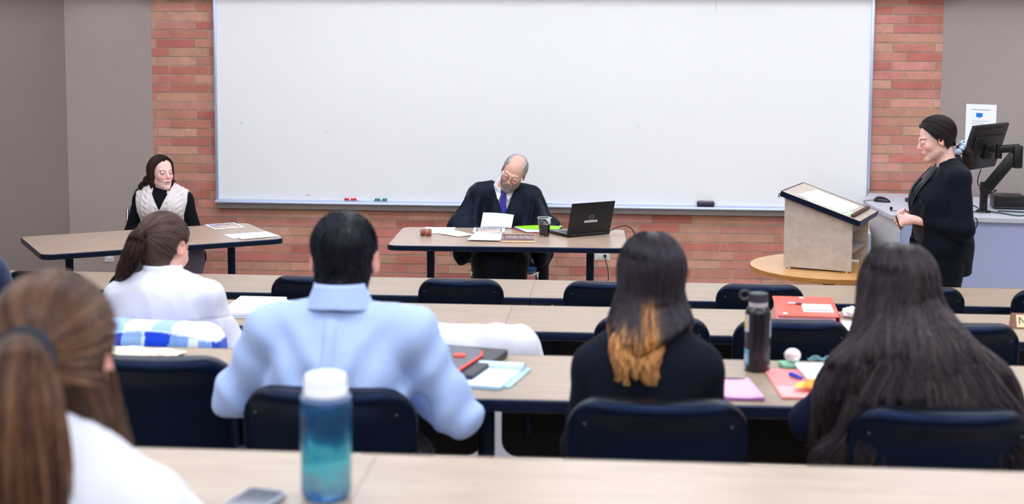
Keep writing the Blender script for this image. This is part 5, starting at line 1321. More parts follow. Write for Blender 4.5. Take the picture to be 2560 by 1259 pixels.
# --- girl with orange hair tips (third row)
def orange_girl():
    J = seated(.142, torso=.43, fwd=.07, elR=(.205, .12, .72), elL=(-.205, .12, .72), wrL=(-.08, .36, .765), wrR=(.08, .36, .765)); J['neck'] = (0, .07, .955); J['shL'] = (-.128, .06, .878); J['shR'] = (.128, .06, .878); J['elL'] = (-.165, .09, .66); J['elR'] = (.165, .09, .66)
    F_ = Fig((.078, 3.43, .39), 0, J, (.008, .12, 1.085), (-.05, 1, -.12), (0, .1, 1), 'f', .94, .97)
    t, b = person('person with dark shoulder length hair dyed orange at the tips, black top', F_, (214, 166, 150))
    def top(P):
        d = F_.torso(P)-.011-perlin(P*A_(9, 9, 7)+8)*.006-perlin(P*24)*.002; d = neck_hole(F_, P, d, .052); d = sleeve_cut(F_, d, P, .0); return np.maximum(d, .5-P[:, 2])
    o = garment('top', top, (-.36, -.2, .45), (.36, .5, 1.1), .0065, plainc((11, 15, 28), .06), cloth('darkknit', .9, .0, .2), t)
    garment('trousers', lambda P: np.maximum(smin(F_.legs(P)-.012, ell(P, J['hip'], (.17, .13, .11)), .03), np.maximum(P[:, 2]-.62, .1-P[:, 2])), (-.3, -.2, .05), (.3, .62, .66), .012, plainc((30, 32, 40)), FORM, t)
    hc = F_.HC
    def vol(P):
        d = F_.head_local(F_.to_head(P), ears=False, face=False)*F_.hs-.012
        d = smin(d, ell(P, (hc[0]-.004, hc[1]-.03, hc[2]-.06), (.070, .080, .12)), .035)
        d = smin(d, cap(P, (hc[0]-.045, hc[1]-.045, hc[2]-.08), (hc[0]-.062, hc[1]-.085, hc[2]-.195), .045, .028), .04)
        d = smin(d, cap(P, (hc[0]+.045, hc[1]-.04, hc[2]-.08), (hc[0]+.072, hc[1]-.075, hc[2]-.155), .045, .026), .04)
        d = smin(d, cap(P, (hc[0]-.01, hc[1]-.06, hc[2]-.08), (hc[0]-.025, hc[1]-.1, hc[2]-.22), .05, .02), .04)
        x = P[:, 0]-hc[0]; zz = P[:, 2]; L_ = smax(F_.torso(P, arms=False)-.034, np.maximum(np.maximum(-.098-x+.25*np.maximum(0, zz-.99), x-.088-.1*(zz-.95)), np.maximum(.94-zz+.55*np.maximum(0, x+.02), P[:, 1]-.06)), .02); d = smin(d, L_, .035)
        Q = F_.to_head(P); d = smax(d, -(ell(Q, (0, .115, -.045), (.058, .09, .105))), .02)
        return d+.002*perlin(P*A_(70, 70, 8))
    def rootcol(V):
        z = V[:, 2]-hc[2]; x = V[:, 0]-hc[0]; C = np.tile(lin((34, 27, 34)), (len(V), 1)); edge = -.145-.03*perlin(V*A_(60, 60, 3))+.45*(x-.02)*(x > .0)*-1
        return mixc(C, (206, 140, 74), np.where(x < .02, np.clip((edge+.03-z)/.02, 0, 1), 0)*.8)
    V, Fc = sdf_mesh(vol, tuple(hc-A_(.15, .2, .27)), tuple(hc+A_(.15, .15, .15)), .005); parts = [(V, Fc, rootcol(V))]
    rs = np.random.RandomState(9); n = 4200; th = rs.uniform(-math.pi, math.pi, n); rad = np.sqrt(rs.rand(n))*.085
    part_ = F_.from_head((.0, -.01, .11))[0]; P0 = (hc+np.stack([rad*np.sin(th), rad*np.cos(th)-.03, .10+0*th], 1)).astype(np.float32)
    def g(P, t_):
        d = P-part_; d[:, 2] = 0; d /= np.linalg.norm(d, axis=1, keepdims=True)+1e-5; return d*(.7*(1-t_))+A_(0, 0, -1)
    S = comb(P0, vol, 24, .0145, rs.uniform(.0, .006, n), g, wave=.10, wf=45, seed=2, settle=1)
    K = S.shape[1]; z = S[..., 2]-hc[2]; x = S[..., 0]-hc[0]; base = strand_cols(n, [(42, 33, 40), (30, 26, 38), (54, 40, 44), (36, 34, 56)], 5)[:, None, :]*np.ones((1, K, 1)); org = strand_cols(n, [(222, 158, 84), (204, 134, 66), (232, 178, 110), (180, 106, 56)], 6)[:, None, :]
    lim = -.07-.06*rs.rand(n)[:, None]; under = (rs.rand(n) < .75)[:, None]
    w_ = np.clip((lim-z)/.02, 0, 1)*under*np.clip((.03-x)/.02, 0, 1); strip = bump_fn((x+.005)/.018)*np.clip((-.02-z)/.03, 0, 1)*(rs.rand(n)[:, None] < .6); w_ = np.maximum(w_, strip)
    C = base*(1-w_[..., None])+org*w_[..., None]
    parts.append(strands('', S, .001, C.astype(np.float32), 0, 0))
    # curled tips hanging on the back
    tips = []
    for i in range(16):
        x0 = -.092+.112*((i*7)%16)/15; sx = rs.uniform(-.012, .012); p = [hc+A_(x0*.8, -.125, -.085), hc+A_(x0, -.168, -.125), hc+A_(x0+sx, -.19, -.165), hc+A_(x0+sx*2.5, -.2, -.185-.035*rs.rand())]
        tips.append(tail(None, p, [.008, .011, .008, .003], 80, 14, 20+i, .7, .005, trim=.35))
    S3 = np.concatenate(tips); parts.append(strands('', S3, .0009, strand_cols(len(S3), [(226, 164, 92), (208, 142, 76), (238, 186, 120), (160, 96, 56), (90, 60, 48)], 8), 0, 0))
    hair_obj('hair', parts, t)
orange_girl()

# --- girl with very long dark hair (third row)
def long_girl():
    J = seated(.155, torso=.45, fwd=.08, elR=(.25, .14, .735), elL=(-.24, .16, .73), wrL=(-.1, .36, .765), wrR=(.1, .38, .765)); J['neck'] = (0, .08, .94); J['shL'] = (-.15, .07, .865); J['shR'] = (.15, .07, .865)
    F_ = Fig((.735, 3.42, .39), 0, J, (-.035, .15, 1.055), (-.1, 1, -.3), (0, .2, 1), 'f', .99, 1.05)
    t, b = person('person with very long loose dark hair down the back, navy top', F_, (196, 146, 128))
    def top(P):
        d = F_.torso(P)-.014-perlin(P*A_(9, 9, 7)+8)*.008; d = neck_hole(F_, P, d, .052); d = sleeve_cut(F_, d, P, .0); return np.maximum(d, .5-P[:, 2])
    garment('top', top, (-.4, -.2, .45), (.42, .55, 1.1), .007, plainc((14, 20, 46), .06), cloth('darkknit', .9, .0, .2), t)
    garment('trousers', lambda P: np.maximum(smin(F_.legs(P)-.012, ell(P, J['hip'], (.17, .13, .11)), .03), np.maximum(P[:, 2]-.62, .1-P[:, 2])), (-.3, -.2, .05), (.3, .62, .66), .012, plainc((30, 32, 40)), FORM, t)
    hc = F_.HC
    def vol(P):
        Q = F_.to_head(P); d = F_.head_local(Q, ears=False, face=False)*F_.hs-.016
        d = smin(d, ell(P, (hc[0], hc[1]-.035, hc[2]-.07), (.095, .085, .12)), .05)
        x = P[:, 0]; zz = P[:, 2]; xl = np.interp(zz, [.6, .72, .85, .92, .98, 1.05], [-.25, -.245, -.235, -.2, -.14, -.09]); xr = np.interp(zz, [.6, .7, .85, .92, .98, 1.05], [.28, .265, .235, .185, .12, .07])
        m_ = np.maximum(np.maximum(xl-x, x-xr), np.maximum(.60-zz, P[:, 1]-.10)).astype(np.float32); L_ = smax(F_.torso(P)-.038, m_, .03); d = smin(d, L_, .06)
        d = smin(d, cap(P, (.15, .03, .86), (.24, .03, .70), .06, .05), .05)
        d = smax(d, -(ell(Q, (0, .125, -.05), (.06, .09, .12))), .02); d = smax(d, P[:, 1]-.17+.0*P[:, 2], .03)
        return d+.004*perlin(P*A_(50, 50, 7))+.004*perlin(P*A_(22, 22, 5))
    V, Fc = sdf_mesh(vol, (-.34, -.2, .52), (.36, .34, 1.22), .0065)
    parts = [(V, Fc, np.tile(lin((34, 27, 31)), (len(V), 1))*(1+.2*perlin(V*A_(40, 40, 6)))[:, None])]
    rs = np.random.RandomState(19); n = 3800; pal = [(50, 40, 44), (38, 31, 38), (64, 50, 50), (44, 38, 54), (30, 26, 32), (76, 60, 58)]
    th = rs.uniform(-math.pi, math.pi, n); rad = np.sqrt(rs.rand(n))*.08; P0 = (hc+np.stack([rad*np.sin(th), rad*np.cos(th)-.03, .11+0*th], 1)).astype(np.float32); cr = hc+A_(0, .0, .1)
    def g(P, t_):
        d = P-cr; d[:, 2] = 0; d /= np.linalg.norm(d, axis=1, keepdims=True)+1e-5; dd = d*(.6*(1-t_)**2)+A_(0, 0, -1); dd[:, 0] += .35*np.sign(P[:, 0]-hc[0])*np.minimum(1, np.abs(P[:, 0]-hc[0])/.07)*(P[:, 2] < hc[2]-.1)*(P[:, 2] > .76); return dd
    S = comb(P0, vol, 30, .0215, rs.uniform(0, .008, n), g, wave=.13, wf=26, seed=3, settle=1)
    parts.append(strands('', S, .0011, strand_cols(n, pal, 3), 0, 0))
    # ringlets at the lower left and long locks right
    for i, (x0, x1, zb) in enumerate(((-.15, -.205, .655), (-.17, -.23, .64), (-.13, -.19, .67), (-.18, -.245, .69), (-.12, -.17, .66))):
        p = [(x0, -.09, .86), (x0-.03, -.11, .78), (x1-.01, -.11, .73), (x1-.02, -.11, .70), (x1+.015, -.105, .675), (x1-.012, -.11, zb-.0), (x1+.02, -.105, zb-.02)]
        q = tail(None, p, [.014, .016, .012, .010, .008, .004], 90, 20, 40+i, 1, .02); parts.append(strands('', q, .001, strand_cols(len(q), pal, 4+i), 0, 0))
    for i in range(10):
        x0 = -.16+.36*i/9; p = [(x0*.6, -.06, .93), (x0*.9, -.112, .84), (x0*1.05+.02, -.13, .74), (x0*1.15+.02, -.13, .62)]
        q = tail(None, p, [.02, .026, .022, .008], 110, 16, 60+i, .5, .012); parts.append(strands('', q, .001, strand_cols(len(q), pal, 14+i), 0, 0))
    p = [(.20, .0, .84), (.25, -.01, .76), (.275, .0, .70), (.262, .0, .64)]; q = tail(None, p, [.02, .028, .024, .01], 260, 16, 81, .8, .012); parts.append(strands('', q, .001, strand_cols(len(q), pal, 34), 0, 0))
    hair_obj('hair', parts, t)
long_girl()

# --- foreground girl with a half-up ponytail and white shirt
def front_girl():
    J = seated(.168, torso=.47, fwd=.06, elR=(.25, .14, .72), elL=(-.25, .14, .72), wrL=(-.1, .36, .765), wrR=(.1, .36, .765)); J['neck'] = (0, .07, .925); J['shL'] = (-.155, .06, .865); J['shR'] = (.165, .06, .855)
    F_ = Fig((-.812, 1.80, .585), 0, J, (.012, .145, 1.05), (.14, 1, -.1), (0, .1, 1), 'f', .97, 1.02)
    t, b = person('person in the foreground with a large brown ponytail and white shirt', F_, (230, 180, 168), hf=.003)
    def shirt(P):
        d = F_.torso(P)-.018-perlin(P*A_(8, 8, 6)+11)*.008-perlin(P*20)*.003; d = neck_hole(F_, P, d, .056); d = sleeve_cut(F_, d, P, .01); return np.maximum(d, .5-P[:, 2])
    wm = cloth('blouse'); o = garment('shirt', shirt, (-.42, -.2, .45), (.44, .55, 1.1), .007, plainc((214, 214, 228), .02), wm, t)
    collar(o, F_, (216, 217, 232), wm, 0, .985, .060, .088, 150, .05)
    garment('trousers', lambda P: np.maximum(smin(F_.legs(P)-.012, ell(P, J['hip'], (.17, .13, .11)), .03), np.maximum(P[:, 2]-.62, .1-P[:, 2])), (-.3, -.2, .05), (.3, .62, .66), .012, plainc((36, 38, 50)), FORM, t)
    T = (.022, -.117, .022); te = F_.from_head(T)[0]; hc = F_.HC
    f0 = scalp(F_, .010, nape=-.09, noise=.0006)
    def vol(P):
        d = f0(P)
        for s_, zz in ((1, -.2), (-1, -.2)):
            a = F_.from_head((s_*.045, -.055, -.03))[0]; d = smin(d, cap(P, tuple(a), tuple(a+A_(s_*.050+.024, -.02, zz)), .040, .040), .03)
        return d+.002*perlin(P*A_(70, 70, 10))
    V, Fc = sdf_mesh(vol, tuple(hc-A_(.16, .17, .29)), tuple(hc+A_(.17, .15, .15)), .0045); parts = [(V, Fc, np.tile(lin((66, 46, 38)), (len(V), 1)))]
    pal = [(92, 60, 42), (72, 48, 38), (112, 76, 52), (56, 38, 34), (134, 98, 72)]; dk = [(58, 40, 38), (44, 32, 34), (80, 56, 46)]
    S = tied(F_, vol, T, 3600, 16, (.0005, .006), 13, reg=lambda Q: Q[:, 2] > -.02); parts.append(strands('', S, .001, strand_cols(len(S), pal, 1), 0, 0))
    rs = np.random.RandomState(29); n = 1800; th = rs.uniform(-2.3, 2.3, n); P0 = F_.from_head(np.stack([.08*np.sin(th), -.085*np.cos(th), rs.uniform(-.05, .03, n)], 1).astype(np.float32)).astype(np.float32)
    S = comb(P0, vol, 18, .015, rs.uniform(0, .006, n), (0, 0, -1), wave=.1, wf=30, seed=8, settle=1); parts.append(strands('', S, .001, strand_cols(n, dk+pal[:2], 2), 0, 0))
    pts = [te, te+A_(.004, -.03, .004), te+A_(.010, -.058, -.045), te+A_(.018, -.075, -.13), te+A_(.020, -.085, -.22), te+A_(.018, -.09, -.32), te+A_(.016, -.09, -.42)]
    rr = [.02, .040, .058, .066, .064, .056, .03]
    parts.append(hull(lambda P: chain(P, pts[:7], [r*.82 for r in rr])+.002*perlin(P*A_(60, 60, 8)), te+A_(-.14, -.15, -.48), te+A_(.1, .06, .07), .006, (72, 48, 40)))
    for i in range(9):
        y_ = -.075+.010*i; a0 = F_.from_head((.068+.004*(i % 3), y_, -.01-.02*(i % 2)))[0]; p = [a0, a0+A_(.012, -.012, -.06), a0+A_(.028+.004*(i % 3), -.035, -.12), a0+A_(.040+.005*(i % 4), -.05, -.175-.01*(i % 3)), a0+A_(.040, -.05, -.20)]
        q = tail(None, p, [.014, .018, .017, .013, .004], 170, 16, 90+i, .8, .008); parts.append(strands('', q, .001, strand_cols(len(q), dk+pal[:3], 50+i), 0, 0))
    q = tail(None, pts, rr, 4200, 20, 15, 1, .008, trim=.1); parts.append(strands('', q, .001, strand_cols(len(q), pal+[(104, 62, 40), (78, 46, 36)], 5), 0, 0))
    hair_obj('hair', parts, t)
    bm = bmesh.new(); tube(bm, [Vector(F_.from_head(np.array([[T[0]+.036*math.cos(a), T[1]-.006, T[2]+.033*math.sin(a)]], np.float32))[0]) for a in [2*math.pi*k/24 for k in range(24)]], .0125, 8, closed=True)
    bm_obj('hair_tie', bm, mat('tie_navy', (26, 28, 46), .8), t, smooth=True)
front_girl()

# --- person at the far left edge in a navy jacket (second row)
def edge_person():
    J = seated(.17, torso=.5, fwd=.05)
    F_ = Fig((-2.50, 5.00, .195), 0, J, (-.01, .14, 1.13), (0, 1, -.1), (0, .1, 1), 'm', 1., 1.)
    t, b = person('person in a navy jacket with white collar, cut off by the left picture edge', F_, (214, 170, 152), hf=.005)
    def jk(P):
        d = F_.torso(P)-.022-perlin(P*A_(8, 8, 6))*.008; d = neck_hole(F_, P, d, .062); d = sleeve_cut(F_, d, P, .02); return np.maximum(d, .5-P[:, 2])
    o = garment('jacket', jk, (-.4, -.2, .45), (.42, .55, 1.14), .009, plainc((34, 44, 74), .05), FORM, t)
    collar(t, F_, (236, 238, 246), cloth('blouse'), 0, 1.085, .062, .080, 155, .04, name='shirt_collar')
    garment('trousers', lambda P: np.maximum(smin(F_.legs(P)-.012, ell(P, J['hip'], (.18, .13, .11)), .03), np.maximum(P[:, 2]-.62, .1-P[:, 2])), (-.3, -.2, .05), (.3, .62, .66), .012, plainc((36, 40, 58)), FORM, t)
    f = scalp(F_, .011, nape=-.07, noise=.001); hc = F_.HC
    hair_obj('hair', [hull(f, tuple(hc-A_(.13, .15, .13)), tuple(hc+A_(.13, .14, .15)), .006, (50, 38, 34))], t)
edge_person()
# ------------------------------------------------------------------ clothes on chair backs
def chair_back_sdf(P):   # local frame of a student chair (origin at floor)
    q = np.abs(P-A_(0, -.245, .63))-A_(.165, .03, .18); q = np.stack([q[:, 0], q[:, 1], q[:, 2]], 1)
    return np.linalg.norm(np.maximum(q, 0), axis=1)+np.minimum(q.max(1), 0)-.055
def plaid():
    t = thing('plaid_shirt', 'blue and white plaid shirt draped over the blouse girl\'s chair back', 'shirt', (-1.60+.27*math.sin(R(-3))*-1, 4.76+.27, .195), R(-3))
    def f(P):
        d = chair_back_sdf(P)-.008-perlin(P*A_(9, 9, 5))*.010-(.5-np.abs(perlin(P*A_(13, 9, 3)+4)))*.008
        hump = ell(P, (.0, -.25, .76), (.20, .05, .095)); d = smin(d, hump-.006*np.sin(P[:, 0]*40), .03)
        d = np.maximum(np.abs(d)-.0065, .47-P[:, 2]+.02*perlin(P*14)); return d
    def col(V):
        x = V[:, 0]+.02*perlin(V*9); z = V[:, 2]; y = V[:, 1]
        C = np.tile(lin((120, 158, 216)), (len(V), 1))
        for a, b, c in ((-.30, -.155, (120, 160, 220)), (-.155, -.10, (18, 66, 200)), (-.10, -.03, (140, 174, 222)), (-.03, -.018, (210, 222, 240)), (-.018, .075, (14, 66, 205)), (.075, .14, (124, 160, 220)), (.14, .175, (226, 232, 244)), (.175, .215, (124, 160, 220)), (.215, .4, (14, 64, 196))):
            C = np.where(((x >= a) & (x < b))[:, None], lin(c), C)
        top = (z > .866-.6*(x+.01)**2)
        Ct = np.tile(lin((238, 240, 248)), (len(V), 1)); Ct = np.where(((x < -.10) | ((x > .0) & (x < .075)))[:, None], lin((150, 182, 228)), Ct)
        C = np.where((top & (y < -.2))[:, None], Ct, C); C = np.where((np.abs(z-(.866-.6*(x+.01)**2)) < .003)[:, None] & (y < -.2)[:, None], lin((190, 206, 236)), C)
        band = (np.sin(z*60) > .55)[:, None] & (~top)[:, None]; C = np.where(band, C*.82, C)
        return C*(1+.10*perlin(V*160))[:, None]
    V, Fc = sdf_mesh(f, (-.30, -.36, .42), (.30, -.12, .98), .006)
    o = np_mesh('fabric', V, Fc, cloth('flannel', .9, .3, .1), t, col(V).astype(np.float32))
plaid()
def coat():
    t = thing('white_coat', 'white puffy coat hanging over an empty second row chair', 'coat', (-.50+.27*math.sin(R(3))*-1, 4.76+.27, .195), R(3))
    def f(P):
        d = chair_back_sdf(P)-.008-perlin(P*A_(7, 7, 5)+6)*.014-(.5-np.abs(perlin(P*A_(13, 11, 4)+9)))*.018
        d = smin(d, cap(P, (-.12, -.25, .815), (.14, -.25, .79), .05, .05), .04); d = smin(d, cap(P, (.14, -.25, .80), (.27, -.24, .66), .06, .06), .04); d = smin(d, cap(P, (-.14, -.25, .81), (-.25, -.24, .6), .06, .06), .04)
        return np.maximum(np.abs(d)-.0075, .42-P[:, 2]+.02*perlin(P*12))
    V, Fc = sdf_mesh(f, (-.36, -.37, .38), (.38, -.1, .98), .0065)
    np_mesh('shell_fabric', V, Fc, cloth('coat', .6, .3, .3), t, plainc((206, 205, 218), .02)(V).astype(np.float32))
coat()

# ------------------------------------------------------------------ the robed man at the table
def judge():
    B = (-.785, 9.84, 0)
    def W2L(x, y, z): return (-(x-B[0]), -(y-B[1]), z)
    J = seated(.17, torso=.43, fwd=.1, elL=(-.265, .16, .70), elR=(.265, .16, .70), wrL=(-.12, .23, .695), wrR=(.16, .24, .695)); J['handL'] = ((.9, .25, 0), (.0, .1, 1), (.5, .5, .6, .6), -1); J['handR'] = ((-.9, .25, 0), (0, .1, 1), (.5, .5, .6, .6), 1); J['neck'] = (-.0, .08, .99); J['shL'] = (-.175, .06, .915); J['shR'] = (.17, .06, .935)
    J['chest'] = (0, .06, .80)
    F_ = Fig(B, math.pi, J, W2L(-.715, 9.66, 1.105), (-.20, -.90, -.38), (.36, -.30, .88), 'm', 1.0, 1.05, lid=.06, gaze=(0, .6, -.8))
    t, b = person('person in a black robe with grey beard and glasses, reading at the table', F_, (224, 172, 156), hf=.0024, hh=.0085,
                  handfine=((-.18, .24, .74), (.16, .42, .86)), headkw=dict(lips=(190, 112, 106), brow=(150, 130, 122), blush=.35, browk=.5))
    def robe(P):
        x = P[:, 0]; y = P[:, 1]; z = P[:, 2]
        d = F_.torso(P, arms=False)-.035
        for q, s in (('L', -1), ('R', 1)):
            sh = np.array(J['sh'+q]); el = np.array(J['el'+q]); wr = np.array(J['wr'+q]); e = smin(cap(P, tuple(sh+[0, 0, -.01]), tuple(el+[s*.01, 0, .0]), .070, .098), cap(P, tuple(el), tuple(el*.3+wr*.7+[0, 0, -.03]), .095, .065), .05)
            e = smin(e, cap(P, tuple(el), tuple(el+[s*.0, -.02, -.16]), .085, .075), .05)
            ga = np.arctan2(y-.06, (x-s*.17)*s); e = e-.012*np.sin(ga*9+perlin(P*5)*3+s)*np.clip((.97-z)/.05, 0, 1); d = smin(d, e, .03)
        for s in (-1, 1): d = smin(d, cap(P, (s*.055, .05, .56), (s*.07, .42, .56), .10, .085), .06); d = smin(d, cap(P, (s*.07, .42, .52), (s*.07, .44, .2), .08, .075), .06)
        d = smin(d, cap(P, (-.26, .06, .6), (-.275, .10, .28), .035, .032), .05)
        d = d-.009*(np.sin(x*42+perlin(P*A_(6, 6, 2))*4))*np.clip((.93-z)/.1, 0, 1)*np.clip((z-.15)/.1, 0, 1)-perlin(P*A_(9, 9, 6))*.008-(.5-np.abs(perlin(P*A_(12, 12, 5)+7)))*.016
        V_ = (np.abs(x+.005)*1.0-.072*np.clip((z-.795)/.20, 0, 1.6)); cut = np.maximum(np.maximum(V_, -(y-.02)), .79-z); d = smax(d, -cut, .004)
        d = neck_hole(F_, P, d, .075, .01); d = np.maximum(d, .14-z)
        return d
    garment('robe', robe, (-.42, -.16, .1), (.42, .62, 1.1), .006, plainc((12, 15, 22), .05), mat('robe_cloth', (20, 24, 32), .55, attr='Col', sheen=.03, spec=.3, tint=(180, 200, 255)), t)
    garment('trousers', lambda P: np.maximum(smin(F_.legs(P)-.014, ell(P, J['hip'], (.18, .13, .11)), .03), np.maximum(P[:, 2]-.64, .09-P[:, 2])), (-.3, -.2, .05), (.3, .66, .68), .011, plainc((11, 13, 18)), FORM, t)
    wm = cloth('blouse')
    def shirt(P):
        d = F_.torso(P)-.012; d = neck_hole(F_, P, d, .058, .006); return np.maximum(np.maximum(d, .62-P[:, 2]), np.maximum(-(P[:, 1]+.0), np.abs(P[:, 0])-.10))
    sh = garment('shirt', shirt, (-.2, -.1, .58), (.2, .3, 1.08), .006, plainc((236, 236, 244), .01), wm, t)
    # stand collar and two collar points
    nb = np.array(J['neck'])
    grid_sheet('collar_band', lambda u, v: (nb[0]+.064*math.cos(R(-70+320*u)), nb[1]+.012+.066*math.sin(R(-70+320*u)), .985+.04*v-.03*math.sin(R(-70+320*u))), 36, 4, M['white'], sh, .003)
    for s in (-1, 1):
        bm = bmesh.new(); V = [bm.verts.new(v) for v in ((s*.06, .075, 1.02), (s*.008, .150, .975), (s*.032, .185, .915), (s*.085, .135, .965))]; bm.faces.new(V); bmesh.ops.subdivide_edges(bm, edges=bm.edges, cuts=3, use_grid_fill=True); bmesh.ops.solidify(bm, geom=list(bm.faces), thickness=.003); bm_obj('collar_point', bm, M['white'], sh)
    tie_m = mat('tie_blue', (42, 38, 150), .5, sheen=.3)
    def tie(P):
        kn = cap(P, (0, .158, .968), (0, .172, .935), .022, .014, sq=((0, 1, 0), .7)); bl = cap(P, (0, .176, .925), (.012, .19, .78), .018, .040, sq=((0, 1, .1), .25)); return smin(kn, bl, .006)
    V, Fc = sdf_mesh(tie, (-.07, .1, .70), (.09, .26, 1.02), .0035); tt = np_mesh('necktie', V, Fc, tie_m, t)
    # hair: grey sides and back, bald crown
    def hf_(P):
        Q = F_.to_head(P); d = F_.head_local(Q, ears=False, face=False)-.0075-.003*perlin(Q*60)
        c = Q[:, 1]-np.interp(Q[:, 2], [-.09, -.05, -.02, .0, .03, .06, .09, .115], [-.05, -.036, -.01, .018, .026, .034, .042, .05]); d = smax(d, c, .008); d = smax(d, -.075-Q[:, 2], .01)
        d = smax(d, -ell(Q, (0, .02, .125), (.052, .095, .085)), .012)
        e = -(np.sqrt(((Q[:, 1]+.009)/.022)**2+((Q[:, 2]+.006)/.036)**2)-1)*.02; d = np.where(np.abs(Q[:, 0]) > .055, smax(d, e, .008), d); return d*F_.hs
    hc = F_.HC; V, Fc = sdf_mesh(hf_, tuple(hc-.15), tuple(hc+.15), .004)
    n = 2600; P0 = V[np.random.RandomState(1).randint(0, len(V), n)]; up_ = F_.HR[:, 2]; bk = -F_.HR[:, 1]
    S = comb(P0, hf_, 6, .006, np.random.RandomState(2).uniform(0, .003, n), tuple(bk*.8-up_*.6), seed=3, settle=1)
    hair_obj('hair', [(V, Fc, np.tile(lin((168, 162, 162)), (len(V), 1))*(1+.35*perlin(V*50))[:, None]), strands('', S, .0006, strand_cols(n, [(190, 184, 184), (158, 152, 152), (120, 114, 116), (210, 206, 206)], 4), 0, 0)], t)
    # beard and moustache
    def bf(P):
        Q = F_.to_head(P); y = Q[:, 1]; z = Q[:, 2]; X = np.abs(Q[:, 0])
        d = F_.head_local(Q, ears=False)-.004-.0025*perlin(Q*90)-.003*bump_fn((z+.1)/.03); lim = np.interp(y, [-.01, .02, .05, .075, .09, .12], [-.02, -.040, -.056, -.052, -.047, -.046]); d = smax(d, z-lim, .005); d = smax(d, .014-y, .01)
        d = smax(d, -ell(Q, (0, .097, -.0605), (.018, .02, .0055)), .002); return d*F_.hs
    V, Fc = sdf_mesh(bf, tuple(hc-.16), tuple(hc+.15), .0032); n = 2600; P0 = V[np.random.RandomState(5).randint(0, len(V), n)]
    S = comb(P0, bf, 5, .0045, np.random.RandomState(6).uniform(0, .0035, n), tuple(-up_+F_.HR[:, 1]*.2), seed=7, settle=1)
    Qv = F_.to_head(V); cc = np.tile(lin((176, 160, 152)), (len(V), 1)); cc = mixc(cc, (104, 82, 72), bump_fn((Qv[:, 2]+.05)/.012)*(Qv[:, 1] > .07)*.7)*(1+.3*perlin(V*80))[:, None]
    hair_obj('beard', [(V, Fc, cc), strands('', S, .0005, strand_cols(n, [(196, 184, 176), (150, 132, 124), (212, 204, 198), (124, 104, 94)], 8), 0, 0)], t)
    # glasses
    def H(p): return Vector(F_.from_head(np.array([p], np.float32))[0])
    g = bm = bmesh.new()
    for s in (-1, 1): tube(bm, [H((s*.033+.0235*math.cos(a), .103-.03*abs((s*.033+.0235*math.cos(a)))*.6, -.004+.019*math.sin(a)+.002*math.cos(2*a))) for a in [2*math.pi*k/28 for k in range(28)]], .0015, 6, closed=True)
    tube(bm, [H((-.0105, .1035, .0)), H((0, .106, .003)), H((.0105, .1035, .0))], .0015, 6)
    fr = bm_obj('glasses', bm, mat('glasses_frame', (52, 44, 44), .3), t, smooth=True)
    for s in (-1, 1):
        bm = bmesh.new(); tube(bm, [H((s*.056, .098, .003)), H((s*.073, .07, .004)), H((s*.079, .01, .006)), H((s*.080, -.012, .0))], .0012, 6); bm_obj('temple', bm, mat('glasses_frame'), fr, smooth=True)
        bm = bmesh.new(); vs = [bm.verts.new(H((s*.033+.0228*math.cos(a), .102-.03*abs((s*.033+.0228*math.cos(a)))*.6, -.004+.0183*math.sin(a)))) for a in [2*math.pi*k/28 for k in range(28)]]; bm.faces.new(vs); bm_obj('lens', bm, mat('lens_glass', (245, 248, 250), .02, trans=1, ior=1.08), fr)
judge()
# the ruled paper the robed man holds up
t = thing('ruled_paper', 'ruled white paper held up by the robed man', 'paper', (-.822, 9.50, .7435), R(-3))
def rp(u, v): return (-.106+.212*u+.012*v, .0+.03*v+.012*v*v, .001+.098*v*(1-.12*u)+.004*math.sin(u*3.1))
grid_sheet('sheet', rp, 14, 10, M['white'], t, .0007)
rl = mat('rule_blue', (176, 180, 210), .7)
for k in range(9):
    bm = bmesh.new(); v = .06+.88*k/8
    A = [bm.verts.new(Vector(rp(i/14, v-.006))+Vector((0, -.0012, 0))) for i in range(15)]; Bv = [bm.verts.new(Vector(rp(i/14, v+.006))+Vector((0, -.0012, 0))) for i in range(15)]
    for i in range(14): bm.faces.new((A[i], A[i+1], Bv[i+1], Bv[i]))
    bm_obj('ruled_line', bm, rl, t)
for u0 in (.05, .86):
    bm = bmesh.new(); A = [bm.verts.new(Vector(rp(u0, j/10))+Vector((0, -.0014, 0))) for j in range(11)]; Bv = [bm.verts.new(Vector(rp(u0+.006, j/10))+Vector((0, -.0014, 0))) for j in range(11)]
    for i in range(10): bm.faces.new((A[i], A[i+1], Bv[i+1], Bv[i]))
    bm_obj('margin_line', bm, mat('rule_red', (214, 150, 170), .7), t)

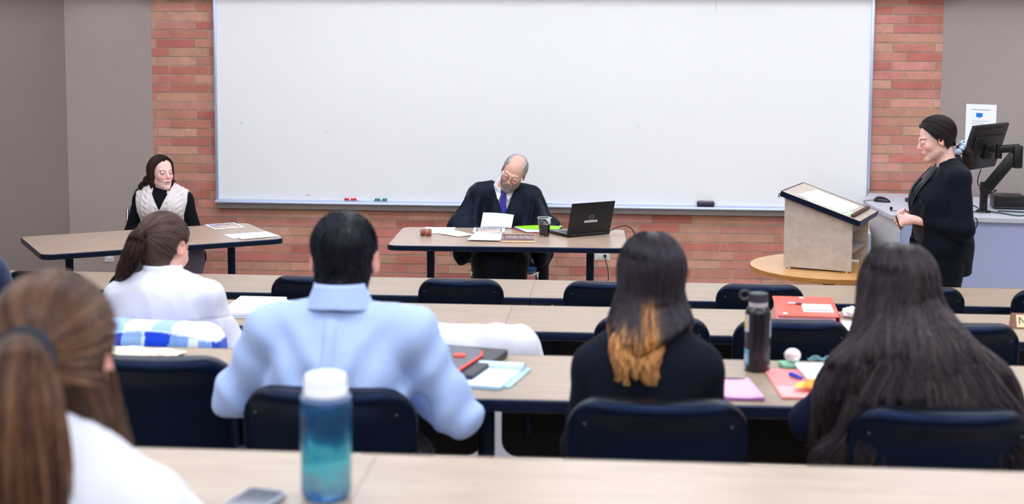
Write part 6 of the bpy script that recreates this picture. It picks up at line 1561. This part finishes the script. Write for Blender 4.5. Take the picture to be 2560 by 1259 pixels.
# ------------------------------------------------------------------ the witness
def witness():
    B = (-3.17, 9.66, 0); rz = R(187)
    J = seated(.145, torso=.43, fwd=.03, elL=(-.225, .03, .655), elR=(.215, .05, .665), wrL=(-.1, .27, .63), wrR=(.08, .27, .64)); J['neck'] = (0, .02, .955); J['shL'] = (-.150, .01, .885); J['shR'] = (.150, .01, .885); J['knL'] = (-.265, .44, .555); J['anL'] = (-.24, .50, .12); J['knR'] = (.04, .47, .55); J['anR'] = (.02, .5, .09)
    F_ = Fig(B, rz, J, (.0, .045, 1.073), (.70, -.71, .06), (-.02, .02, 1), 'f', .96, 1.0, open_=.0014, lid=.85, gaze=(.1, 1, 0), jaw=.99)
    t, b = person('person with curly dark hair in a cream knit vest seated behind the askew table', F_, (238, 196, 188), hf=.0023, hh=.0085, headkw=dict(lips=(204, 128, 130), brow=(120, 84, 72), blush=.5, iris=(90, 100, 110)))
    def under(P):
        d = F_.torso(P)-.011-perlin(P*A_(12, 12, 8))*.004; d = neck_hole(F_, P, d, .054, .006); d = sleeve_cut(F_, d, P, 0); return np.maximum(d, .5-P[:, 2])
    garment('undershirt', under, (-.34, -.2, .45), (.34, .42, 1.05), .006, plainc((11, 13, 19), .05), cloth('darkknit', .9, .0, .2), t)
    def vest(P):
        x = P[:, 0]; z = P[:, 2]; y = P[:, 1]
        d = F_.torso(P, arms=False)-.024; d = smin(d, cap(P, (-.12, .01, .90), (-.172, .01, .895), .052, .05), .03); d = smin(d, cap(P, (.12, .01, .90), (.172, .01, .895), .052, .05), .03)
        cab = .0019*np.sin(z*170+np.sin(x*95)*1.7)*(np.sin(x*82) > -.2)+.0012*np.sin(x*165); d = d-cab
        V_ = np.abs(x)*1.0-.062*np.clip((z-.825)/.13, 0, 1.3); d = smax(d, -np.maximum(np.maximum(V_, -(y-.01)), .82-z), .004)
        d = smax(d, np.abs(x)-.178+.25*np.clip(.88-z, 0, .1), .01); d = neck_hole(F_, P, d, .066, .006)
        for q in 'LR':   # arm holes
            sh = np.array(J['sh'+q]); el = np.array(J['el'+q]); s = -1 if q == 'L' else 1; d = smax(d, -cap(P, tuple(sh+[s*.035, 0, -.075]), tuple(el), .058, .052), .006)
        return np.maximum(d, .52-z)
    vm = cloth('vest', .9, .3, .15); v_ = garment('knit_vest', vest, (-.24, -.2, .48), (.24, .25, 1.05), .0042, plainc((214, 204, 202), .05, 60), vm, t)
    for s in (-1, 1):
        bm = bmesh.new(); V = [bm.verts.new(v) for v in ((s*.060, -.01, .995), (s*.050, .070, .985), (s*.050, .130, .945), (s*.105, .118, .928), (s*.115, .03, .965))]; f_ = bm.faces.new(V); bmesh.ops.poke(bm, faces=[f_]); bmesh.ops.subdivide_edges(bm, edges=bm.edges, cuts=2, use_grid_fill=True); bmesh.ops.solidify(bm, geom=list(bm.faces), thickness=.006)
        o = bm_obj('collar', bm, mat('collar_cream', (216, 206, 204), .9), v_, smooth='all')
    def trs(P): return np.maximum(smin(F_.legs(P)-.034-perlin(P*9)*.008, ell(P, J['hip'], (.18, .14, .11)), .03), np.maximum(P[:, 2]-.66, .1-P[:, 2]))
    garment('trousers', trs, (-.36, -.2, .05), (.3, .66, .7), .008, plainc((118, 112, 134), .06), cloth('trouser', .85, .15, .2), t)
    bm = bmesh.new(); tube(bm, spline([(-.05, .04, .985), (-.035, .095, .93), (-.006, .13, .862), (.0, .132, .855), (.01, .13, .862), (.04, .095, .93), (.052, .04, .985)], 6), .0009, 5); bm_obj('necklace', bm, mat('thin_chain', (150, 140, 120), .3, .8), t)
    hc = F_.HC; Rw = Matrix.Rotation(-rz, 3, 'Z')
    def wl(x, y, z): v = Rw @ Vector((x, y, z)); return A_(*v)
    side = wl(-1, 0, 0); back = wl(0, 1, 0); fwd_ = wl(.6, -.8, 0)
    def vol(P):
        Q = F_.to_head(P); d = F_.head_local(Q, ears=False, face=False)-.011; d = smax(d, Q[:, 1]-np.interp(Q[:, 2], [-.12, -.06, -.02, .02, .05, .08, .1, .12], [-.04, -.015, .0, .014, .028, .040, .050, .060])-.006*np.sign(Q[:, 0]), .01)
        d = d*F_.hs; a = F_.from_head((-.0, -.07, -.02))[0]
        d = smin(d, cap(P, tuple(hc-back*-.03+A_(0, 0, -.0)+side*.03), tuple(hc+back*.035+side*.055+A_(0, 0, -.15)), .064, .070), .04)
        d = smin(d, cap(P, tuple(hc+back*.03+A_(0, 0, -.02)), tuple(hc+back*.05-side*.02+A_(0, 0, -.14)), .06, .045), .04)
        d = smax(d, -ell(Q, (0, .108, -.055), (.068, .092, .11)), .012)
        return d+.004*perlin(P*45)
    V, Fc = sdf_mesh(vol, tuple(hc-A_(.2, .2, .25)), tuple(hc+A_(.2, .2, .16)), .0045)
    parts = [(V, Fc, np.tile(lin((46, 32, 30)), (len(V), 1))*(1+.3*perlin(V*70))[:, None])]; rs = np.random.RandomState(4); n = 2600; pal = [(66, 46, 42), (50, 36, 34), (84, 58, 50), (40, 28, 28)]
    th = rs.uniform(-math.pi, math.pi, n); rad = np.sqrt(rs.rand(n))*.07; P0 = (hc+np.stack([rad*np.sin(th), rad*np.cos(th), .11+0*th], 1)).astype(np.float32); cr = F_.from_head((.012, .02, .12))[0]
    def g(P, t_): d = P-cr; d[:, 2] = 0; d /= np.linalg.norm(d, axis=1, keepdims=True)+1e-5; return d*(.7*(1-t_)**2)+A_(0, 0, -1)
    S = comb(P0, vol, 20, .0145, rs.uniform(0, .006, n), g, wave=.28, wf=75, seed=2, settle=1); parts.append(strands('', S, .0008, strand_cols(n, pal, 3), 0, 0))
    for i in range(24):
        a = (i % 12)/11 if i < 20 else 1; st = hc+side*(.098-.03*a)+back*(-.01+.07*a)+A_(0, 0, -.02); en = hc+side*(.145+.05*math.sin(i*2.1)-.05*max(0, a-.6))+back*(-.02+.05*a)+A_(0, 0, -.165-.02*math.cos(i*1.7))
        if i > 19: st = hc-side*.045+back*.06+A_(0, 0, -.05); en = hc-side*(.085+.018*(i-20))+back*.03+A_(0, 0, -.15)
        p = [st]
        for k in range(1, 8): w_ = k/7; p.append(st*(1-w_)+en*w_+side*.011*math.sin(k*2.2+i)+back*.011*math.cos(k*2.2+i))
        q = tail(None, p, [.011, .015, .015, .014, .012, .008, .004], 55, 22, 70+i, 1, .008); parts.append(strands('', q, .0008, strand_cols(len(q), pal, 30+i), 0, 0))
    hair_obj('hair', parts, t)
witness()

# ------------------------------------------------------------------ the standing woman at the lectern
def woman():
    X0, Y0 = 1.855, 8.28; rz = R(90)
    def W(x, z, y=Y0): return (y-Y0, -(x-X0), z)
    J = dict(hip=W(1.875, .86), waist=W(1.87, 1.0), chest=W(1.865, 1.13), neck=W(1.885, 1.335), shL=W(1.905, 1.262, Y0-.165), shR=W(1.90, 1.262, Y0+.165), elL=W(1.93, .985, Y0-.215), elR=W(1.92, .985, Y0+.21),
             wrL=W(1.68, 1.018, Y0-.075), wrR=W(1.665, 1.03, Y0+.06), knL=W(1.86, .47, Y0-.09), knR=W(1.89, .47, Y0+.09), anL=W(1.90, .09, Y0-.09), anR=W(1.92, .09, Y0+.09))
    Rz = lambda v: (v[1], -v[0], v[2])   # world dir -> local
    J['handL'] = (Rz((-.88, .42, -.22)), Rz((.25, -.85, .45)), (.75, .85, .95, 1.0), -1); J['handR'] = (Rz((-.75, -.62, -.1)), Rz((-.45, .75, .35)), (.9, 1.0, 1.1, 1.1), 1)
    F_ = Fig((X0, Y0, 0), rz, J, W(1.812, 1.472), (-1, -.03, -.27), (-.18, 0, 1), 'f', 1.0, 1.08, lid=.25, gaze=(0, 1, -.6), jaw=1.03)
    hl = F_.J['wrL']
    t, b = person('person with dark hair tied in a scrunchie, black blazer, standing by the lectern', F_, (232, 184, 172), hf=.0024, hh=.009, handfine=((-.13, .14, .93), (.13, .32, 1.08)), headkw=dict(lips=(196, 124, 118), brow=(70, 50, 46), blush=.45))
    jm = mat('blazer_cloth', (18, 21, 30), .75, attr='Col', sheen=.03, spec=.25, tint=(180, 200, 255))
    def jacket(P):
        x = P[:, 0]; y = P[:, 1]; z = P[:, 2]; d = F_.torso(P, arms=False)-.022
        d = smin(d, ell(P, tuple(np.array(J['waist'])+[0, .02, .0]), (.185, .165, .20)), .06); d = smin(d, cap(P, tuple(np.array(J['hip'])+[0, .01, -.02]), tuple(np.array(J['hip'])+[0, -.005, -.12]), .165, .155), .06)
        for q in 'LR':
            sh, el, wr = [np.array(J[k+q]) for k in ('sh', 'el', 'wr')]; e = smin(cap(P, tuple(sh), tuple(el), .066, .062), cap(P, tuple(el), tuple(el*.35+wr*.65), .060, .046), .03); fo = np.sin(P@A_(*((wr-el)/np.linalg.norm(wr-el)))*110+perlin(P*14)*2.5)*.0045*bump_fn(np.linalg.norm(P-A_(*(el*.4+wr*.6)), axis=1)/.10); d = smin(d, e-fo, .02)
            ax_ = (wr-el)/np.linalg.norm(wr-el); d = np.maximum(d, np.where(np.linalg.norm(P-A_(*wr), axis=1) < .14, (P-A_(*(wr*.72+el*.28)))@A_(*ax_), -1))
        d = d-perlin(P*A_(8, 8, 5)+3)*.007-(.5-np.abs(perlin(P*A_(10, 10, 7))))*.006
        d = smin(d, ell(P, (0, .045, 1.09), (.165, .135, .17)), .05)
        d = smin(d, cap(P, W(1.93, 1.25, Y0-.06), W(1.93, 1.25, Y0+.06), .075, .075), .06)
        V_ = np.abs(x)-(.012+.055*np.clip((z-1.12)/.2, 0, 1)+.02*np.clip((1.0-z)/.2, 0, 1)); d = smax(d, -np.maximum(V_, -(y-.03)), .006)
        d = neck_hole(F_, P, d, .064, .006); return np.maximum(d, .70-z+.012*perlin(P*12))
    garment('blazer', jacket, (-.36, -.26, .66), (.36, .36, 1.42), .0062, plainc((11, 13, 19), .05), jm, t)
    bl = None
    def tp(P):
        d = F_.torso(P, arms=False)-.014; d = smin(d, ell(P, tuple(np.array(J['waist'])+[0, .02, .0]), (.165, .15, .18)), .06); d = smin(d, ell(P, (0, .04, 1.09), (.15, .128, .16)), .05); d = smin(d, cap(P, W(1.83, 1.25, Y0-.04), W(1.83, 1.25, Y0+.04), .06, .06), .04); d = neck_hole(F_, P, d, .056, .006); return np.maximum(np.maximum(d, .76-P[:, 2]), np.maximum(np.abs(P[:, 0])-.12, P[:, 2]-1.315))
    garment('top', tp, (-.2, -.2, .7), (.2, .26, 1.36), .007, plainc((28, 30, 38), .05), cloth('knit', .85, .15, .2), t)
    # lapels
    for s in (-1, 1):
        def lp(u, v, s=s):
            z = 1.315-.25*v; yy = .075+.085*math.sin(min(1, v*1.15)*math.pi/2)+.012*u-(.05*(1-v))*.5; xx = s*(.066-.046*v+(.052*math.sin(math.pi*min(1, v*.9+.12)))*u); return (xx, yy+.018*math.sin(v*3), z-.02*u)
        grid_sheet('lapel', lp, 5, 16, mat('lapel_cloth', (16, 18, 26), .7), bpy.data.objects.get('blazer') or t, .004)
    grid_sheet('collar', lambda u, v: (.074*math.cos(R(-200+220*u))*(1+.28*v), -.018+.080*math.sin(R(-200+220*u))*(1+.25*v)+.005, 1.352-.055*v+.035*math.sin(math.pi*u)), 30, 6, mat('lapel_cloth'), bpy.data.objects.get('blazer') or t, .004)
    def trs(P): return np.maximum(smin(F_.legs(P)-.022-perlin(P*9)*.006, ell(P, J['hip'], (.18, .14, .11)), .03), np.maximum(P[:, 2]-.84, .075-P[:, 2]))
    garment('trousers', trs, (-.3, -.26, .03), (.3, .26, .88), .01, plainc((14, 15, 20), .05), jm, t)
    for q in 'LR':
        a = np.array(J['an'+q]); V, Fc = sdf_mesh(lambda P: np.maximum(cap(P, tuple(a+[0, -.01, -.04]), tuple(a+[0, .14, -.05]), .045, .038), .002-P[:, 2]), tuple(a-.1), tuple(a+.22), .008); np_mesh('shoe', V, Fc, M['rubber'], t)
    hc = F_.HC; T = (0, -.112, -.074)
    f = scalp(F_, .015, nape=-.09, noise=.0006, dy=-.004)
    base = hull(f, tuple(hc-A_(.15, .17, .15)), tuple(hc+A_(.15, .15, .16)), .0042, (34, 28, 30)); pal = [(44, 36, 38), (34, 28, 32), (58, 46, 46), (50, 40, 40)]
    S = tied(F_, f, T, 2600, 14, (.0005, .004), 3); te = F_.from_head(T)[0]
    dn = A_(0, 0, -1); bk = A_(0, -1, 0); pts = [te, te+bk*.03+dn*.012, te+bk*.055+dn*.045, te+bk*.062+dn*.09, te+bk*.05+dn*.13, te+bk*.04+dn*.155]; rr = [.014, .024, .030, .028, .018, .006]
    q = tail(None, pts, rr, 1100, 14, 5, 1, .006)
    core = hull(lambda P: chain(P, pts[:5], [r*.8 for r in rr[:5]]), te+A_(-.08, -.14, -.2), te+A_(.08, .05, .05), .006, (38, 28, 28))
    hair_obj('hair', [base, core, strands('', S, .0008, strand_cols(len(S), pal, 1), 0, 0), strands('', q, .0008, strand_cols(len(q), [(58, 42, 40), (44, 32, 34), (74, 54, 48)], 2), 0, 0)], t)
    c = te+bk*.012+dn*.004
    def scr(P):
        q_ = (P-c); ax_ = A_(0, -.85, -.5); ax_ = ax_/np.linalg.norm(ax_); h = q_@ax_; r = np.linalg.norm(q_-h[:, None]*ax_, axis=1); u = q_-h[:, None]*ax_; an = np.arctan2(u[:, 0], u[:, 2]); return np.sqrt((r-.028)**2+h*h)-.015-.0045*np.sin(an*11)-.003*perlin(P*90)
    V, Fc = sdf_mesh(scr, tuple(c-.07), tuple(c+.07), .0035); n1 = perlin(V*70); C = np.tile(lin((206, 222, 240)), (len(V), 1)); C = np.where((n1 > .18)[:, None], lin((84, 124, 176)), C); C = np.where((n1 < -.28)[:, None], lin((150, 186, 196)), C)
    np_mesh('scrunchie', V, Fc, cloth('scrunchie', .7, .3, .3), t, C.astype(np.float32))
    # pen in the hands: its own thing
    p = thing('pen', 'black pen held in the standing woman\'s hands', 'pen', (1.603, 8.235, 1.0), 0)
    bm = bmesh.new(); tube(bm, [(-.012, .0, .035), (.0, -.01, -.005), (.016, -.022, -.045)], [.004, .004, .0035], 8); bm_obj('barrel', bm, M['blackpl'], p, smooth=True)
woman()
